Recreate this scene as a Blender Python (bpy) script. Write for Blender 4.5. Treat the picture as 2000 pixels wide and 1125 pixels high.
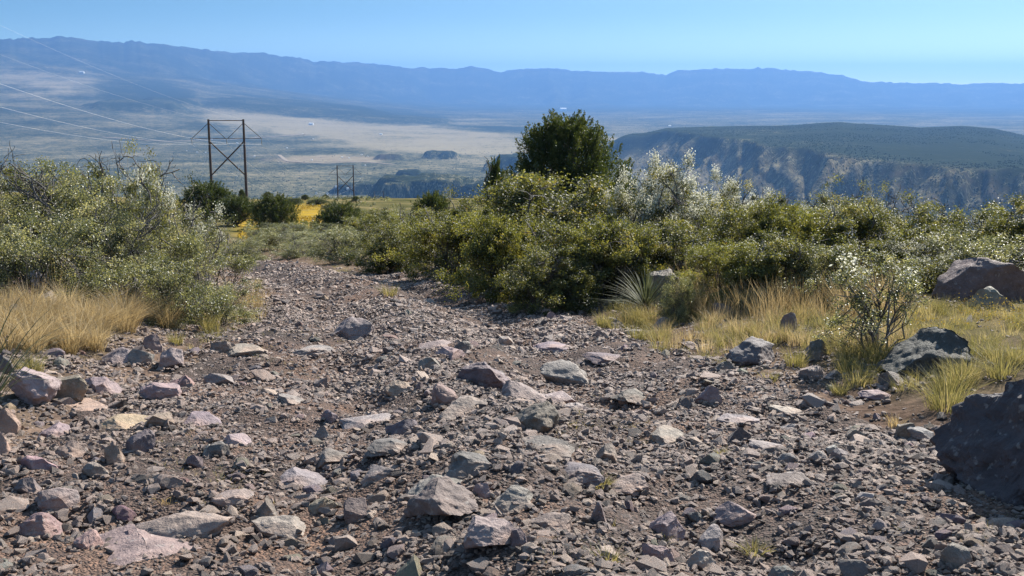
import bpy, bmesh, math, random
import numpy as np
from mathutils import Vector, Euler

for o in list(bpy.data.objects):
    bpy.data.objects.remove(o)
SC = bpy.context.scene
COL = SC.collection
rng = np.random.default_rng(7)
random.seed(7)

# ------------------------------------------------------------------ camera, sky, sun, exposure
F_PX, CX, CY, HORIZON = 2144.0, 1000.0, 562.5, 168.0      # focal length in pixels of a 2000 px wide frame
PITCH = math.atan((CY - HORIZON) / F_PX)
CAM = np.array([0.0, 0.0, 1.6])
cam = bpy.data.cameras.new('camera')
cam.sensor_width = 36.0
cam.lens = 36.0 * F_PX / 2000.0
cam.clip_start, cam.clip_end = 0.05, 200000.0
camo = bpy.data.objects.new('camera', cam)
COL.objects.link(camo)
camo.location = CAM
camo.rotation_euler = (math.radians(90) - PITCH, 0, 0)
SC.camera = camo

SUN_AZ, SUN_EL = math.radians(34), math.radians(38)        # clockwise from +Y (the viewing direction)
w = bpy.data.worlds.new('World')
SC.world = w
w.use_nodes = True
nt = w.node_tree
bg = nt.nodes['Background']
tc = nt.nodes.new('ShaderNodeTexCoord')
sep = nt.nodes.new('ShaderNodeSeparateXYZ')
mx = nt.nodes.new('ShaderNodeMath'); mx.operation = 'MAXIMUM'; mx.inputs[1].default_value = 0.0004
pw = nt.nodes.new('ShaderNodeMath'); pw.operation = 'POWER'; pw.inputs[1].default_value = 0.5
cmb = nt.nodes.new('ShaderNodeCombineXYZ')
sky = nt.nodes.new('ShaderNodeTexSky')
sky.sky_type = 'NISHITA'
sky.sun_disc = False
sky.sun_elevation, sky.sun_rotation = SUN_EL, SUN_AZ
sky.altitude, sky.air_density, sky.dust_density, sky.ozone_density = 1500, 1.0, 1.6, 3.0
tint = nt.nodes.new('ShaderNodeMix'); tint.data_type = 'RGBA'; tint.blend_type = 'MULTIPLY'
tint.inputs[0].default_value = 1.0
tint.inputs[7].default_value = (2.55, 2.75, 2.5, 1)
L = nt.links.new
L(tc.outputs['Generated'], sep.inputs[0])
L(sep.outputs['Z'], mx.inputs[0]); L(mx.outputs[0], pw.inputs[0])
L(sep.outputs['X'], cmb.inputs['X']); L(sep.outputs['Y'], cmb.inputs['Y']); L(pw.outputs[0], cmb.inputs['Z'])
L(cmb.outputs[0], sky.inputs['Vector'])
L(sky.outputs[0], tint.inputs[6])
sky_grade = nt.nodes.new('ShaderNodeValToRGB')                  # brighter band round the horizon; unseen upper sky dimmed to deepen the shadows
sky_grade.color_ramp.interpolation = 'EASE'
for e_, (p_, c_) in zip([sky_grade.color_ramp.elements[0], sky_grade.color_ramp.elements[1], sky_grade.color_ramp.elements.new(.5)],
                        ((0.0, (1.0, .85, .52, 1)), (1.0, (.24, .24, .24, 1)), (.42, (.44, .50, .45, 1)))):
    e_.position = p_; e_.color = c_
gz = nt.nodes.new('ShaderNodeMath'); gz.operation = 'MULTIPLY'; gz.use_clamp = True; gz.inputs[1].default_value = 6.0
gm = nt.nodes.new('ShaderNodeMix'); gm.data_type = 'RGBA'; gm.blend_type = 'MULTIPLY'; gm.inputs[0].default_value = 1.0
L(mx.outputs[0], gz.inputs[0]); L(gz.outputs[0], sky_grade.inputs[0])
L(tint.outputs[2], gm.inputs[6]); L(sky_grade.outputs[0], gm.inputs[7]); L(gm.outputs[2], bg.inputs['Color'])
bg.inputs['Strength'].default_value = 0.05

sl = bpy.data.lights.new('sun', 'SUN')
sl.energy, sl.angle, sl.color = 5.0, math.radians(0.5), (1.0, 0.95, 0.86)
so = bpy.data.objects.new('sun', sl)
COL.objects.link(so)
SDIR = Vector((math.sin(SUN_AZ) * math.cos(SUN_EL), math.cos(SUN_AZ) * math.cos(SUN_EL), math.sin(SUN_EL)))
so.rotation_euler = SDIR.to_track_quat('Z', 'Y').to_euler()
so.location = (0, 0, 60)

vs = SC.view_settings
vs.view_transform, vs.look, vs.exposure, vs.gamma = 'Standard', 'None', 1.2, 1.0
vs.use_curve_mapping = False
SC.render.engine = 'CYCLES'
SC.cycles.use_denoising = True
SC.cycles.max_bounces = 6
SC.cycles.diffuse_bounces = 1
SC.cycles.glossy_bounces = 2
SC.cycles.transmission_bounces = 3
SC.cycles.volume_bounces = 0
SC.cycles.transparent_max_bounces = 12

# ------------------------------------------------------------------ noise
_perm = np.random.default_rng(11).permutation(4096).astype(np.int64)
_val = np.random.default_rng(12).random(4096) * 2 - 1
def _h(ix, iy, iz=0):
    return _val[_perm[(_perm[(_perm[ix & 4095] + iy) & 4095] + iz) & 4095]]
def noise2(x, y):
    x = np.asarray(x, float); y = np.asarray(y, float)
    ix = np.floor(x).astype(np.int64); iy = np.floor(y).astype(np.int64)
    fx = x - ix; fy = y - iy
    u = fx * fx * fx * (fx * (fx * 6 - 15) + 10); v = fy * fy * fy * (fy * (fy * 6 - 15) + 10)
    a = _h(ix, iy); b = _h(ix + 1, iy); c = _h(ix, iy + 1); d = _h(ix + 1, iy + 1)
    return (a * (1 - u) + b * u) * (1 - v) + (c * (1 - u) + d * u) * v
def fbm2(x, y, octv=4, gain=0.5):
    s = 0; a = 1.0; t = 0
    for k in range(octv):
        s = s + a * noise2(x * 2 ** k + 17.3 * k, y * 2 ** k - 9.1 * k); t += a; a *= gain
    return s / t
def noise3(p):
    ip = np.floor(p).astype(np.int64); f = p - ip
    u = f * f * (3 - 2 * f)
    r = 0
    for dx in (0, 1):
        for dy in (0, 1):
            for dz in (0, 1):
                wgt = (u[:, 0] if dx else 1 - u[:, 0]) * (u[:, 1] if dy else 1 - u[:, 1]) * (u[:, 2] if dz else 1 - u[:, 2])
                r = r + wgt * _h(ip[:, 0] + dx, ip[:, 1] + dy, ip[:, 2] + dz)
    return r
def fbm3(p, octv=4, gain=0.5):
    s = 0; a = 1.0; t = 0
    for k in range(octv):
        s = s + a * noise3(p * 2 ** k + 13.7 * k); t += a; a *= gain
    return s / t
def sstep(a, b, x):
    t = np.clip((x - a) / (b - a), 0, 1)
    return t * t * (3 - 2 * t)
def hermite(kx, ky):
    kx = np.array(kx, float); ky = np.array(ky, float)
    dl = np.diff(ky) / np.diff(kx)
    m = np.concatenate([[dl[0]], 0.5 * (dl[1:] + dl[:-1]), [dl[-1]]])
    def fn(x):
        x = np.clip(np.asarray(x, float), kx[0], kx[-1])
        i = np.clip(np.searchsorted(kx, x) - 1, 0, len(kx) - 2)
        h = kx[i + 1] - kx[i]; t = (x - kx[i]) / h
        return ((2 * t**3 - 3 * t**2 + 1) * ky[i] + (t**3 - 2 * t**2 + t) * h * m[i]
                + (-2 * t**3 + 3 * t**2) * ky[i + 1] + (t**3 - t**2) * h * m[i + 1])
    return fn

# ------------------------------------------------------------------ where things stand: a surveyor's view from the camera point
_cp, _sp = math.cos(PITCH), math.sin(PITCH)
def ray(px, py):
    a = (np.asarray(px, float) - CX) / F_PX; b = (CY - np.asarray(py, float)) / F_PX
    return np.stack([a, _cp + b * _sp, -_sp + b * _cp], -1)
def at_depth(px, py, Y):
    d = ray(px, py)
    return CAM + d * (Y / d[1])
def az_of(px, py=250):
    d = ray(px, py)
    return np.arctan2(d[..., 0], d[..., 1])
def tan_of(px, py):
    d = ray(px, py)
    return d[..., 2] / np.hypot(d[..., 0], d[..., 1])

# ------------------------------------------------------------------ terrain heights
profile = hermite([-60, -20, 0, 4, 10, 20, 30, 45, 60, 100, 150, 190, 406, 690, 900, 1500, 2300, 3000, 4500, 60000],
                  [4.6, 1.6, 0, -.34, -.93, -2.02, -3.25, -4.9, -6.3, -9.75, -13.6, -19.5, -45, -80, -107, -190, -300, -345, -352, -352])
track_x = hermite([-6, 0, 4, 7, 10, 13.5, 20, 27, 33, 40, 48], [0.4, 0.3, 0.1, -.2, -.7, -1.25, -3.3, -5.9, -8.8, -13.5, -20])
track_hw = hermite([-6, 4, 8, 13.5, 20, 27, 48], [3.0, 2.9, 2.5, 2.05, 1.5, 1.1, 1.2])

RIDGE = [(-900, 120), (-500, 84), (-200, 95), (-100, 82), (0, 78), (50, 74), (85, 73), (122, 70), (160, 75), (200, 80), (245, 82), (255, 79), (300, 84), (350, 91), (400, 96),
         (450, 102), (480, 102), (515, 102), (550, 109), (580, 111), (610, 119), (700, 121), (750, 125), (800, 132), (825, 131), (840, 134),
         (860, 132), (885, 134), (920, 129), (950, 134), (975, 141), (1000, 136), (1030, 134), (1065, 132), (1100, 135), (1125, 139),
         (1170, 139), (1200, 140), (1250, 140), (1275, 142), (1300, 147), (1323, 137), (1400, 134), (1470, 135), (1478, 132), (1530, 135),
         (1600, 141), (1645, 147), (1680, 157), (1705, 160), (1800, 162), (1860, 163), (1890, 165), (1905, 162), (2000, 163), (2300, 158), (2900, 150)]
_raz = np.array([az_of(a, b) for a, b in RIDGE]); _rtn = np.array([tan_of(a, b) for a, b in RIDGE])
MESA = [(1120, 285), (1165, 270), (1200, 261), (1255, 259), (1282, 254), (1300, 249), (1400, 247), (1530, 244), (1590, 240.5), (1640, 239), (1750, 245),
        (1800, 248.5), (1880, 245.5), (1940, 250), (2000, 263), (2100, 272), (2500, 285), (3000, 300)]
_maz = np.array([az_of(a, b) for a, b in MESA]); _mtn = np.array([tan_of(a, b) for a, b in MESA])
def bump_spec(px, ytop, ybase, wpx, zfloor=-350.0, depth=1.0, dark=1.0):
    az = az_of(px, ybase); tb = tan_of(px, ybase); r = (1.6 - zfloor) / -tb
    zt = 1.6 + tan_of(px, ytop) * r
    return az, r, zt - zfloor, wpx / F_PX * r / 2, depth
BUMPS = [bump_spec(830, 342, 396, 240, depth=.75), bump_spec(925, 350, 398, 170, depth=.8), bump_spec(862, 292, 306, 70), bump_spec(760, 300, 309, 60),
         bump_spec(270, 232, 246, 190, depth=1.2), bump_spec(330, 228, 240, 110, depth=1.2), bump_spec(800, 330, 345, 60),
         bump_spec(600, 222, 232, 380, depth=1.6), bump_spec(760, 230, 238, 260, depth=1.6), bump_spec(1010, 300, 330, 120), bump_spec(700, 352, 372, 110, depth=.6)]

SPURS = [(1325, 1205, 45, 200), (1400, 1285, 40, 170), (1480, 1345, 55, 200), (1585, 1430, 70, 230), (1665, 1560, 35, 120), (1765, 1640, 80, 240), (1850, 1750, 35, 130), (1930, 1835, 60, 200), (2040, 1950, 60, 220)]
def H(X, Y):
    X = np.asarray(X, float); Y = np.asarray(Y, float)
    r = np.hypot(X, Y); az = np.arctan2(X, np.maximum(Y, 1e-6))
    far = sstep(1200, 3000, r)
    z = profile(Y * (1 - far) + r * far)
    # the hillside falls away to the right beyond the track and stays level on the left
    z = z - 0.16 * np.maximum(X + 0.05 * Y - 9, 0) * sstep(18, 60, Y) * (1 - sstep(900, 2600, r))
    z = z + 0.0010 * np.maximum(-X - 0.33 * Y, 0) * 60 * sstep(20, 200, Y) * (1 - sstep(400, 1500, r))
    near = 1 - sstep(45, 140, r)
    # track cut and banks
    tx = track_x(Y); hw = track_hw(Y)
    u = X - tx
    bk = 1 - sstep(28, 60, Y)
    z = z + bk * (0.42 * sstep(0, 2.4, -u - hw) + 0.20 * sstep(0, 1.9, u - hw) + 0.10 * sstep(1.8, 5, u - hw))
    inside = 1 - sstep(hw - .3, hw + .4, np.abs(u))
    z = z + near * inside * (0.10 * np.exp(-(u / .55)**2) - 0.075 * np.exp(-((np.abs(u) - 0.95) / .4)**2))
    z = z + near * (0.11 * fbm2(X * .45, Y * .45, 3) + (0.05 + .035 * inside) * fbm2(X * 1.9 + 40, Y * 1.9, 3))
    z = z + (1 - near) * (1 - far) * 1.3 * fbm2(X * .02, Y * .02, 4) * sstep(60, 220, r)
    if r.max() < 600: return z
    # valley floor relief
    z = z + far * (10 * fbm2(X / 900, Y / 900, 5) + 26 * fbm2(X / 3500 + 5, Y / 3500, 3) * sstep(4500, 9000, r))
    zb = np.zeros_like(z)
    for baz, br, bh, bw, dep in BUMPS:
        bx, by = br * math.sin(baz), br * math.cos(baz)
        sel = (np.abs(X - bx) < bw * 3) & (np.abs(Y - by) < bw * 3 * dep)
        if not np.any(sel): continue
        dx = (X[sel] - bx); dy = (Y[sel] - by) / dep
        q = np.hypot(dx, dy) / bw * (1 + .35 * fbm2(dx / bw * 2.3 + br, dy / bw * 2.3, 4))
        zb[sel] = np.maximum(zb[sel], bh * (1 - sstep(.6, 1.15, q)) * (1 + .15 * fbm2(dx / bw * 3, dy / bw * 3, 3)))
    z = z + zb
    # the bajada climbing to the range on the left
    z = z + 700 * np.clip((r - 6500) / 10500, 0, 1)**1.35 * sstep(-0.02, -0.44, az) * (1 - sstep(20000, 30000, r))
    # the mesa across the canyon on the right
    m = sstep(az_of(1040), az_of(1240), az)
    if np.any(m > 0):
        rb = 5500.0
        zt = 1.6 + np.interp(az, _maz, _mtn) * rb
        s = az * 3300
        gul = np.abs(fbm2(s / 260 - (r - 3000) / 620.0, (r - 2600) / 2600, 2))
        gul2 = np.abs(fbm2(s / 90 - (r - 3000) / 260.0 + 7, r / 700, 3))
        rf = np.interp(az, [az_of(q) for q in (1180, 1290, 1380, 1500, 1700, 2000, 2400)], [5400, 5250, 4600, 3950, 3350, 3050, 3000])
        rf = rf + 160 * fbm2(s / 500 + 3, s * 0 + 2.2, 3) - 260 * (np.minimum(gul, .4) - .15)
        Ls = rf * .42
        top = -200 + (zt + 200) * sstep(3000, 5400, r) + 5 * fbm2(X / 220, Y / 220, 4)
        t = np.clip((r - (rf - Ls)) / Ls, 0, 1)
        shape = 0.88 * t**1.15 + 0.08 * sstep(.94, .985, t) + 0.04 * sstep(.70, .73, t)
        cut = (.55 * np.minimum(gul, .5) + .36 * np.minimum(gul2, .4)) * np.minimum(1, 6 * t) * np.minimum(1, 5 * (1 - t))
        zm = -520 + (top + 520) * np.clip(shape - cut * .8, 0, 1)
        for p_top, p_bot, amp, wd in SPURS:
            sc = az_of(p_bot) + (az_of(p_top) - az_of(p_bot)) * np.clip((t - .35) / .6, -.6, 1.2)
            ds = np.abs(az - sc) * r
            zm = np.minimum(zm + amp * np.maximum(0, 1 - ds / wd * (1 + .5 * noise2(az * 90 + p_top, r / 240))) * sstep(.0, .3, t), np.maximum(zm, top))
        back = sstep(5450, 6600, r)
        zm = zm * (1 - back) + (-500) * back
        zm = zm * m + (-520) * (1 - m)
        z = np.where(m > 0, np.maximum(z, zm), z)
    # the ranges on the skyline
    R = 25500 - 5500 * sstep(-0.05, -0.4, az)
    pk = 1.6 + np.interp(az, _raz, _rtn) * R + 26 * fbm2(az * 300, az * 0, 4)
    s = az * R
    spur = np.abs(fbm2(s / 1500, r / 6000, 4))
    g = np.clip((r - (R - 5200)) / 5200, 0, 1)
    shape = .35 * g + .65 * sstep(.25, 1, g) - 0.5 * np.minimum(spur, .4) * np.sin(g * math.pi)
    shape = np.where(r > R, 1 - 0.35 * np.clip((r - R) / 6000, 0, 1), shape)
    base = z
    g2 = np.clip((r - (R - 5200)) / 2600, 0, 1)
    mt = base + (pk - base) * np.clip(shape, 0, 1)
    z = np.where(r > R - 5200, mt, z)
    return z
def h1(x, y):
    return float(H(np.array([x]), np.array([y]))[0])
def ground_many(px, py):
    """the same for many sight lines that end on the near hillside"""
    d = ray(px, py); t = np.geomspace(2.0, 60, 160)
    P = CAM + t[None, :, None] * d[:, None, :]
    below = P[:, :, 2] < H(P[:, :, 0].ravel(), P[:, :, 1].ravel()).reshape(len(d), -1)
    i = np.argmax(below, 1); ok = below.any(1)
    a, b = t[np.maximum(i - 1, 0)], t[i]
    for _ in range(10):
        m_ = .5 * (a + b); q = CAM + m_[:, None] * d
        hit = q[:, 2] < H(q[:, 0], q[:, 1])
        b = np.where(hit, m_, b); a = np.where(hit, a, m_)
    return CAM + b[:, None] * d, ok
def ground_at(px, py):
    """first hit of the sight line with the terrain"""
    d = ray(px, py)
    for t in (np.geomspace(2.0, 60, 200), np.geomspace(60, 30000, 700)):
        P = CAM + t[:, None] * d
        below = P[:, 2] < H(P[:, 0], P[:, 1])
        if below.any(): break
    else:
        return None
    i = int(np.argmax(below))
    a, b = t[max(i - 1, 0)], t[i]
    for _ in range(14):
        m_ = .5 * (a + b); q = CAM + m_ * d
        if q[2] < h1(q[0], q[1]): b = m_
        else: a = m_
    return CAM + b * d

# ------------------------------------------------------------------ helpers
def mesh_np(name, verts, faces, smooth=False, attrs=None, mat=None):
    verts = np.ascontiguousarray(verts, np.float32); faces = np.ascontiguousarray(faces, np.int32)
    me = bpy.data.meshes.new(name)
    n, k = faces.shape
    me.vertices.add(len(verts)); me.vertices.foreach_set('co', verts.ravel())
    me.loops.add(n * k); me.loops.foreach_set('vertex_index', faces.ravel())
    me.polygons.add(n); me.polygons.foreach_set('loop_start', np.arange(n, dtype=np.int32) * k)
    me.update(calc_edges=True)
    me.polygons.foreach_set('use_smooth', np.full(n, smooth, bool))
    for an, av in (attrs or {}).items():
        if av.ndim == 1:
            a = me.attributes.new(an, 'FLOAT', 'POINT'); a.data.foreach_set('value', av.astype(np.float32))
        else:
            a = me.attributes.new(an, 'FLOAT_VECTOR', 'POINT'); a.data.foreach_set('vector', av.astype(np.float32).ravel())
    if mat: me.materials.append(mat)
    return me
def link(name, data, parent=None, loc=None, **props):
    o = bpy.data.objects.new(name, data)
    COL.objects.link(o)
    if parent is not None: o.parent = parent
    if loc is not None: o.location = loc
    for k_, v_ in props.items(): o[k_] = v_
    return o
def tag(o, label, category, group=None):
    o['label'] = label; o['category'] = category
    if group: o['group'] = group
    return o
def tubes(paths, radii, sides=4):
    """paths: list of (n,3) arrays, radii: list of (n,) arrays -> verts, quads"""
    V = []; Fc = []; off = 0
    ang = np.arange(sides) * 2 * math.pi / sides
    ca, sa = np.cos(ang), np.sin(ang)
    for P, Rr in zip(paths, radii):
        P = np.asarray(P, float); n = len(P)
        T = np.gradient(P, axis=0); T /= np.linalg.norm(T, axis=1)[:, None] + 1e-12
        ref = np.where(np.abs(T[:, 2:3]) > .9, np.array([[1., 0, 0]]), np.array([[0, 0, 1.]]))
        A = np.cross(T, ref); A /= np.linalg.norm(A, axis=1)[:, None] + 1e-12
        B = np.cross(T, A)
        ring = P[:, None, :] + np.asarray(Rr)[:, None, None] * (ca[None, :, None] * A[:, None, :] + sa[None, :, None] * B[:, None, :])
        V.append(ring.reshape(-1, 3))
        i = np.arange(n - 1)[:, None] * sides; j = np.arange(sides)[None, :]; j2 = (j + 1) % sides
        Fc.append(np.stack([i + j, i + j2, i + sides + j2, i + sides + j], -1).reshape(-1, 4) + off)
        off += n * sides
    return np.concatenate(V), np.concatenate(Fc)

# ------------------------------------------------------------------ materials
def new_mat(name):
    m = bpy.data.materials.new(name); m.use_nodes = True
    return m, m.node_tree, m.node_tree.nodes['Principled BSDF']
def N(nt, typ, **kw):
    n = nt.nodes.new(typ)
    for k, v in kw.items(): setattr(n, k, v)
    return n
def ramp(nt, stops, interp='LINEAR'):
    r = nt.nodes.new('ShaderNodeValToRGB'); r.color_ramp.interpolation = interp
    e = r.color_ramp.elements
    while len(e) < len(stops): e.new(0.5)
    for q, (p, c) in zip(e, stops):
        q.position = p; q.color = (*c, 1)
    return r
def noise_node(nt, coord, scale, detail=4, rough=.55):
    n = nt.nodes.new('ShaderNodeTexNoise'); n.inputs['Scale'].default_value = scale
    n.inputs['Detail'].default_value = detail; n.inputs['Roughness'].default_value = rough
    nt.links.new(coord, n.inputs['Vector'])
    return n
def mixc(nt, fac, a, b, blend='MIX'):
    m = nt.nodes.new('ShaderNodeMix'); m.data_type = 'RGBA'; m.blend_type = blend
    for i, v in ((0, fac), (6, a), (7, b)):
        if hasattr(v, 'links'): nt.links.new(v, m.inputs[i])
        elif i == 0: m.inputs[0].default_value = v
        else: m.inputs[i].default_value = (*v, 1)
    return m.outputs[2]
def mathn(nt, op, a, b=None, clamp=False):
    m = nt.nodes.new('ShaderNodeMath'); m.operation = op; m.use_clamp = clamp
    for i, v in ((0, a), (1, b)):
        if v is None: continue
        if hasattr(v, 'links'): nt.links.new(v, m.inputs[i])
        else: m.inputs[i].default_value = v
    return m.outputs[0]
def attr(nt, name):
    a = nt.nodes.new('ShaderNodeAttribute'); a.attribute_name = name
    return a

STONE_STOPS = [(0.0, (.060, .051, .047)), (.13, (.175, .14, .122)), (.32, (.365, .275, .232)), (.5, (.29, .24, .212)), (.64, (.42, .315, .255)),
               (.76, (.23, .192, .174)), (.88, (.48, .375, .295)), (1.0, (.08, .069, .064))]
def stone_material(name, by_object_colour, scale=1.0, lichen=.5, stain=.45):
    m, t, b = new_mat(name)
    co = N(t, 'ShaderNodeTexCoord').outputs['Object']
    oi = N(t, 'ShaderNodeObjectInfo')
    if by_object_colour:
        base = oi.outputs['Color']
    else:
        r = ramp(t, STONE_STOPS); t.links.new(oi.outputs['Random'], r.inputs[0]); base = r.outputs[0]
    n1 = noise_node(t, co, 9 * scale, 6, .62)
    v1 = ramp(t, [(.25, (.62, .60, .60)), (.5, (1, .98, .96)), (.78, (1.42, 1.34, 1.26))]); t.links.new(n1.outputs[0], v1.inputs[0])
    c = mixc(t, 1.0, base, v1.outputs[0], 'MULTIPLY')
    n2 = noise_node(t, co, 3.2 * scale, 5, .6)
    rr = ramp(t, [(.48, (0, 0, 0)), (.66, (1, 1, 1))]); t.links.new(n2.outputs[0], rr.inputs[0])
    c = mixc(t, mathn(t, 'MULTIPLY', rr.outputs[0], stain), c, (.36, .22, .15))          # iron staining
    n3 = noise_node(t, co, 26 * scale, 3, .6)
    lr = ramp(t, [(.60, (0, 0, 0)), (.68, (1, 1, 1))]); t.links.new(n3.outputs[0], lr.inputs[0])
    c = mixc(t, mathn(t, 'MULTIPLY', lr.outputs[0], lichen), c, (.40, .38, .34))        # lichen and chips
    t.links.new(c, b.inputs['Base Color'])
    b.inputs['Roughness'].default_value = .7
    b.inputs['Specular IOR Level'].default_value = .3
    bp = N(t, 'ShaderNodeBump'); bp.inputs['Strength'].default_value = .9; bp.inputs['Distance'].default_value = .02 / scale
    n4 = noise_node(t, co, 34 * scale, 6, .65)
    t.links.new(n4.outputs[0], bp.inputs['Height']); t.links.new(bp.outputs[0], b.inputs['Normal'])
    return m
M_ROCK = stone_material('rock', True, 1.2, .3)
M_GRAVEL = stone_material('gravel_stone', False, 1.6, .25)
M_BOULDER = stone_material('boulder_rock', True, .8, .30, .12)

def ground_material():
    m, t, b = new_mat('hillside_soil')
    co = N(t, 'ShaderNodeTexCoord').outputs['Object']
    n1 = noise_node(t, co, 1.3, 6, .6); n2 = noise_node(t, co, 14, 5, .65); n3 = noise_node(t, co, 60, 3, .6)
    soil = ramp(t, [(.3, (.08, .056, .043)), (.5, (.14, .098, .075)), (.7, (.20, .15, .112))]); t.links.new(n1.outputs[0], soil.inputs[0])
    sp = ramp(t, [(.3, (.45, .45, .45)), (.55, (1, 1, 1)), (.75, (1.5, 1.4, 1.3))]); t.links.new(n2.outputs[0], sp.inputs[0])
    nearc = mixc(t, 1.0, soil.outputs[0], sp.outputs[0], 'MULTIPLY')
    # dry grass and scrub cover away from the track
    hill = ramp(t, [(.34, (.045, .05, .02)), (.5, (.10, .09, .042)), (.68, (.22, .17, .085))])
    n4 = noise_node(t, co, .18, 8, .7); t.links.new(n4.outputs[0], hill.inputs[0])
    gr = attr(t, 'grassy').outputs['Fac']
    nearc = mixc(t, gr, nearc, hill.outputs[0])
    nf = noise_node(t, co, .35, 6, .7)
    fl = mathn(t, 'MULTIPLY', attr(t, 'flower').outputs['Fac'], mathn(t, 'MULTIPLY', mathn(t, 'SUBTRACT', nf.outputs[0], .3), 4, True), True)
    nearc = mixc(t, mathn(t, 'MULTIPLY', fl, .8), nearc, (.36, .23, .03))
    # valley: tan grassland against juniper scrub
    mp = N(t, 'ShaderNodeMapping'); t.links.new(co, mp.inputs[0]); mp.inputs['Scale'].default_value = (.001, .001, 0)
    n5 = noise_node(t, mp.outputs[0], 1.6, 9, .68); n6 = noise_node(t, mp.outputs[0], 16, 6, .75); n7 = noise_node(t, mp.outputs[0], 60, 4, .75)
    cov = attr(t, 'scrub').outputs['Fac']
    k = mathn(t, 'ADD', cov, mathn(t, 'MULTIPLY', mathn(t, 'SUBTRACT', n5.outputs[0], .5), 2.3))
    k = mathn(t, 'ADD', k, mathn(t, 'MULTIPLY', mathn(t, 'SUBTRACT', n6.outputs[0], .5), 2.1))
    k = mathn(t, 'ADD', k, mathn(t, 'MULTIPLY', mathn(t, 'SUBTRACT', n7.outputs[0], .5), 2.2))
    n8 = noise_node(t, mp.outputs[0], 210, 2, .6)
    k = mathn(t, 'ADD', k, mathn(t, 'MULTIPLY', mathn(t, 'SUBTRACT', n8.outputs[0], .5), 2.0))
    vr = ramp(t, [(.0, (.25, .21, .13)), (.32, (.18, .155, .092)), (.6, (.075, .078, .043)), (.95, (.024, .031, .017))]); t.links.new(k, vr.inputs[0])
    fr = attr(t, 'valley').outputs['Fac']
    c = mixc(t, fr, nearc, vr.outputs[0])
    red = attr(t, 'red').outputs['Fac']
    c = mixc(t, mathn(t, 'MULTIPLY', red, mathn(t, 'MULTIPLY', mathn(t, 'SUBTRACT', n6.outputs[0], .38), 3, True)), c, (.17, .12, .085))
    t.links.new(c, b.inputs['Base Color'])
    b.inputs['Roughness'].default_value = 1.0; b.inputs['Specular IOR Level'].default_value = 0.0
    bp = N(t, 'ShaderNodeBump'); bp.inputs['Strength'].default_value = .8; bp.inputs['Distance'].default_value = .02
    hh = mathn(t, 'ADD', n2.outputs[0], mathn(t, 'MULTIPLY', n3.outputs[0], .5))
    t.links.new(hh, bp.inputs['Height']); t.links.new(bp.outputs[0], b.inputs['Normal'])
    return m
M_GROUND = ground_material()

def track_material():
    m, t, b = new_mat('track_dirt')
    co = N(t, 'ShaderNodeTexCoord').outputs['Object']
    n1 = noise_node(t, co, .8, 5, .6); n2 = noise_node(t, co, 22, 6, .65)
    soil = ramp(t, [(.3, (.045, .034, .029)), (.5, (.082, .057, .046)), (.68, (.15, .093, .064))]); t.links.new(n1.outputs[0], soil.inputs[0])
    vo = N(t, 'ShaderNodeTexVoronoi'); vo.inputs['Scale'].default_value = 75; t.links.new(co, vo.inputs['Vector'])
    vo2 = N(t, 'ShaderNodeTexVoronoi'); vo2.inputs['Scale'].default_value = 34; t.links.new(co, vo2.inputs['Vector'])
    bw = N(t, 'ShaderNodeRGBToBW'); t.links.new(vo.outputs['Color'], bw.inputs[0])
    grit = ramp(t, [(.15, (.5, .5, .5)), (.5, (1, .97, .95)), (.85, (1.75, 1.6, 1.5))]); t.links.new(bw.outputs[0], grit.inputs[0])
    c = mixc(t, 1.0, soil.outputs[0], grit.outputs[0], 'MULTIPLY')
    t.links.new(c, b.inputs['Base Color'])
    b.inputs['Roughness'].default_value = .9; b.inputs['Specular IOR Level'].default_value = .25
    h = mathn(t, 'SUBTRACT', mathn(t, 'MULTIPLY', n2.outputs[0], .8), vo.outputs['Distance'])
    h = mathn(t, 'SUBTRACT', h, mathn(t, 'MULTIPLY', vo2.outputs['Distance'], 1.2))
    bp = N(t, 'ShaderNodeBump'); bp.inputs['Strength'].default_value = 1.0; bp.inputs['Distance'].default_value = .016
    t.links.new(h, bp.inputs['Height']); t.links.new(bp.outputs[0], b.inputs['Normal'])
    return m
M_TRACK = track_material()

def leaf_material(name, stops, trans, rough=.42, tmix=.35, spec=.5):
    m, t, b = new_mat(name)
    a = attr(t, 'tint')
    r = ramp(t, stops); t.links.new(a.outputs['Fac'], r.inputs[0])
    t.links.new(r.outputs[0], b.inputs['Base Color'])
    b.inputs['Roughness'].default_value = rough; b.inputs['Specular IOR Level'].default_value = spec
    tr = N(t, 'ShaderNodeBsdfTranslucent')
    tcn = mixc(t, 1.0, r.outputs[0], trans, 'MULTIPLY'); t.links.new(tcn, tr.inputs[0])
    mx = N(t, 'ShaderNodeMixShader'); mx.inputs[0].default_value = tmix
    t.links.new(b.outputs[0], mx.inputs[1]); t.links.new(tr.outputs[0], mx.inputs[2])
    t.links.new(mx.outputs[0], t.nodes['Material Output'].inputs['Surface'])
    return m
M_OAK = leaf_material('oak_leaf', [(0, (.020, .027, .009)), (.4, (.070, .077, .025)), (.75, (.145, .152, .045)), (.95, (.25, .235, .10)), (1, (.20, .13, .05))], (2.1, 1.9, .85), .52, .36)
M_OAK2 = leaf_material('yellow_green_leaf', [(0, (.03, .036, .010)), (.4, (.105, .11, .03)), (.75, (.185, .178, .052)), (.95, (.26, .235, .095)), (1, (.22, .13, .05))], (2.0, 1.9, .8), .5, .38)
M_SAGE = leaf_material('grey_green_leaf', [(0, (.036, .042, .02)), (.45, (.118, .126, .062)), (.8, (.25, .245, .135)), (1, (.38, .35, .23))], (1.9, 1.8, 1.0), .42, .35)
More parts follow.
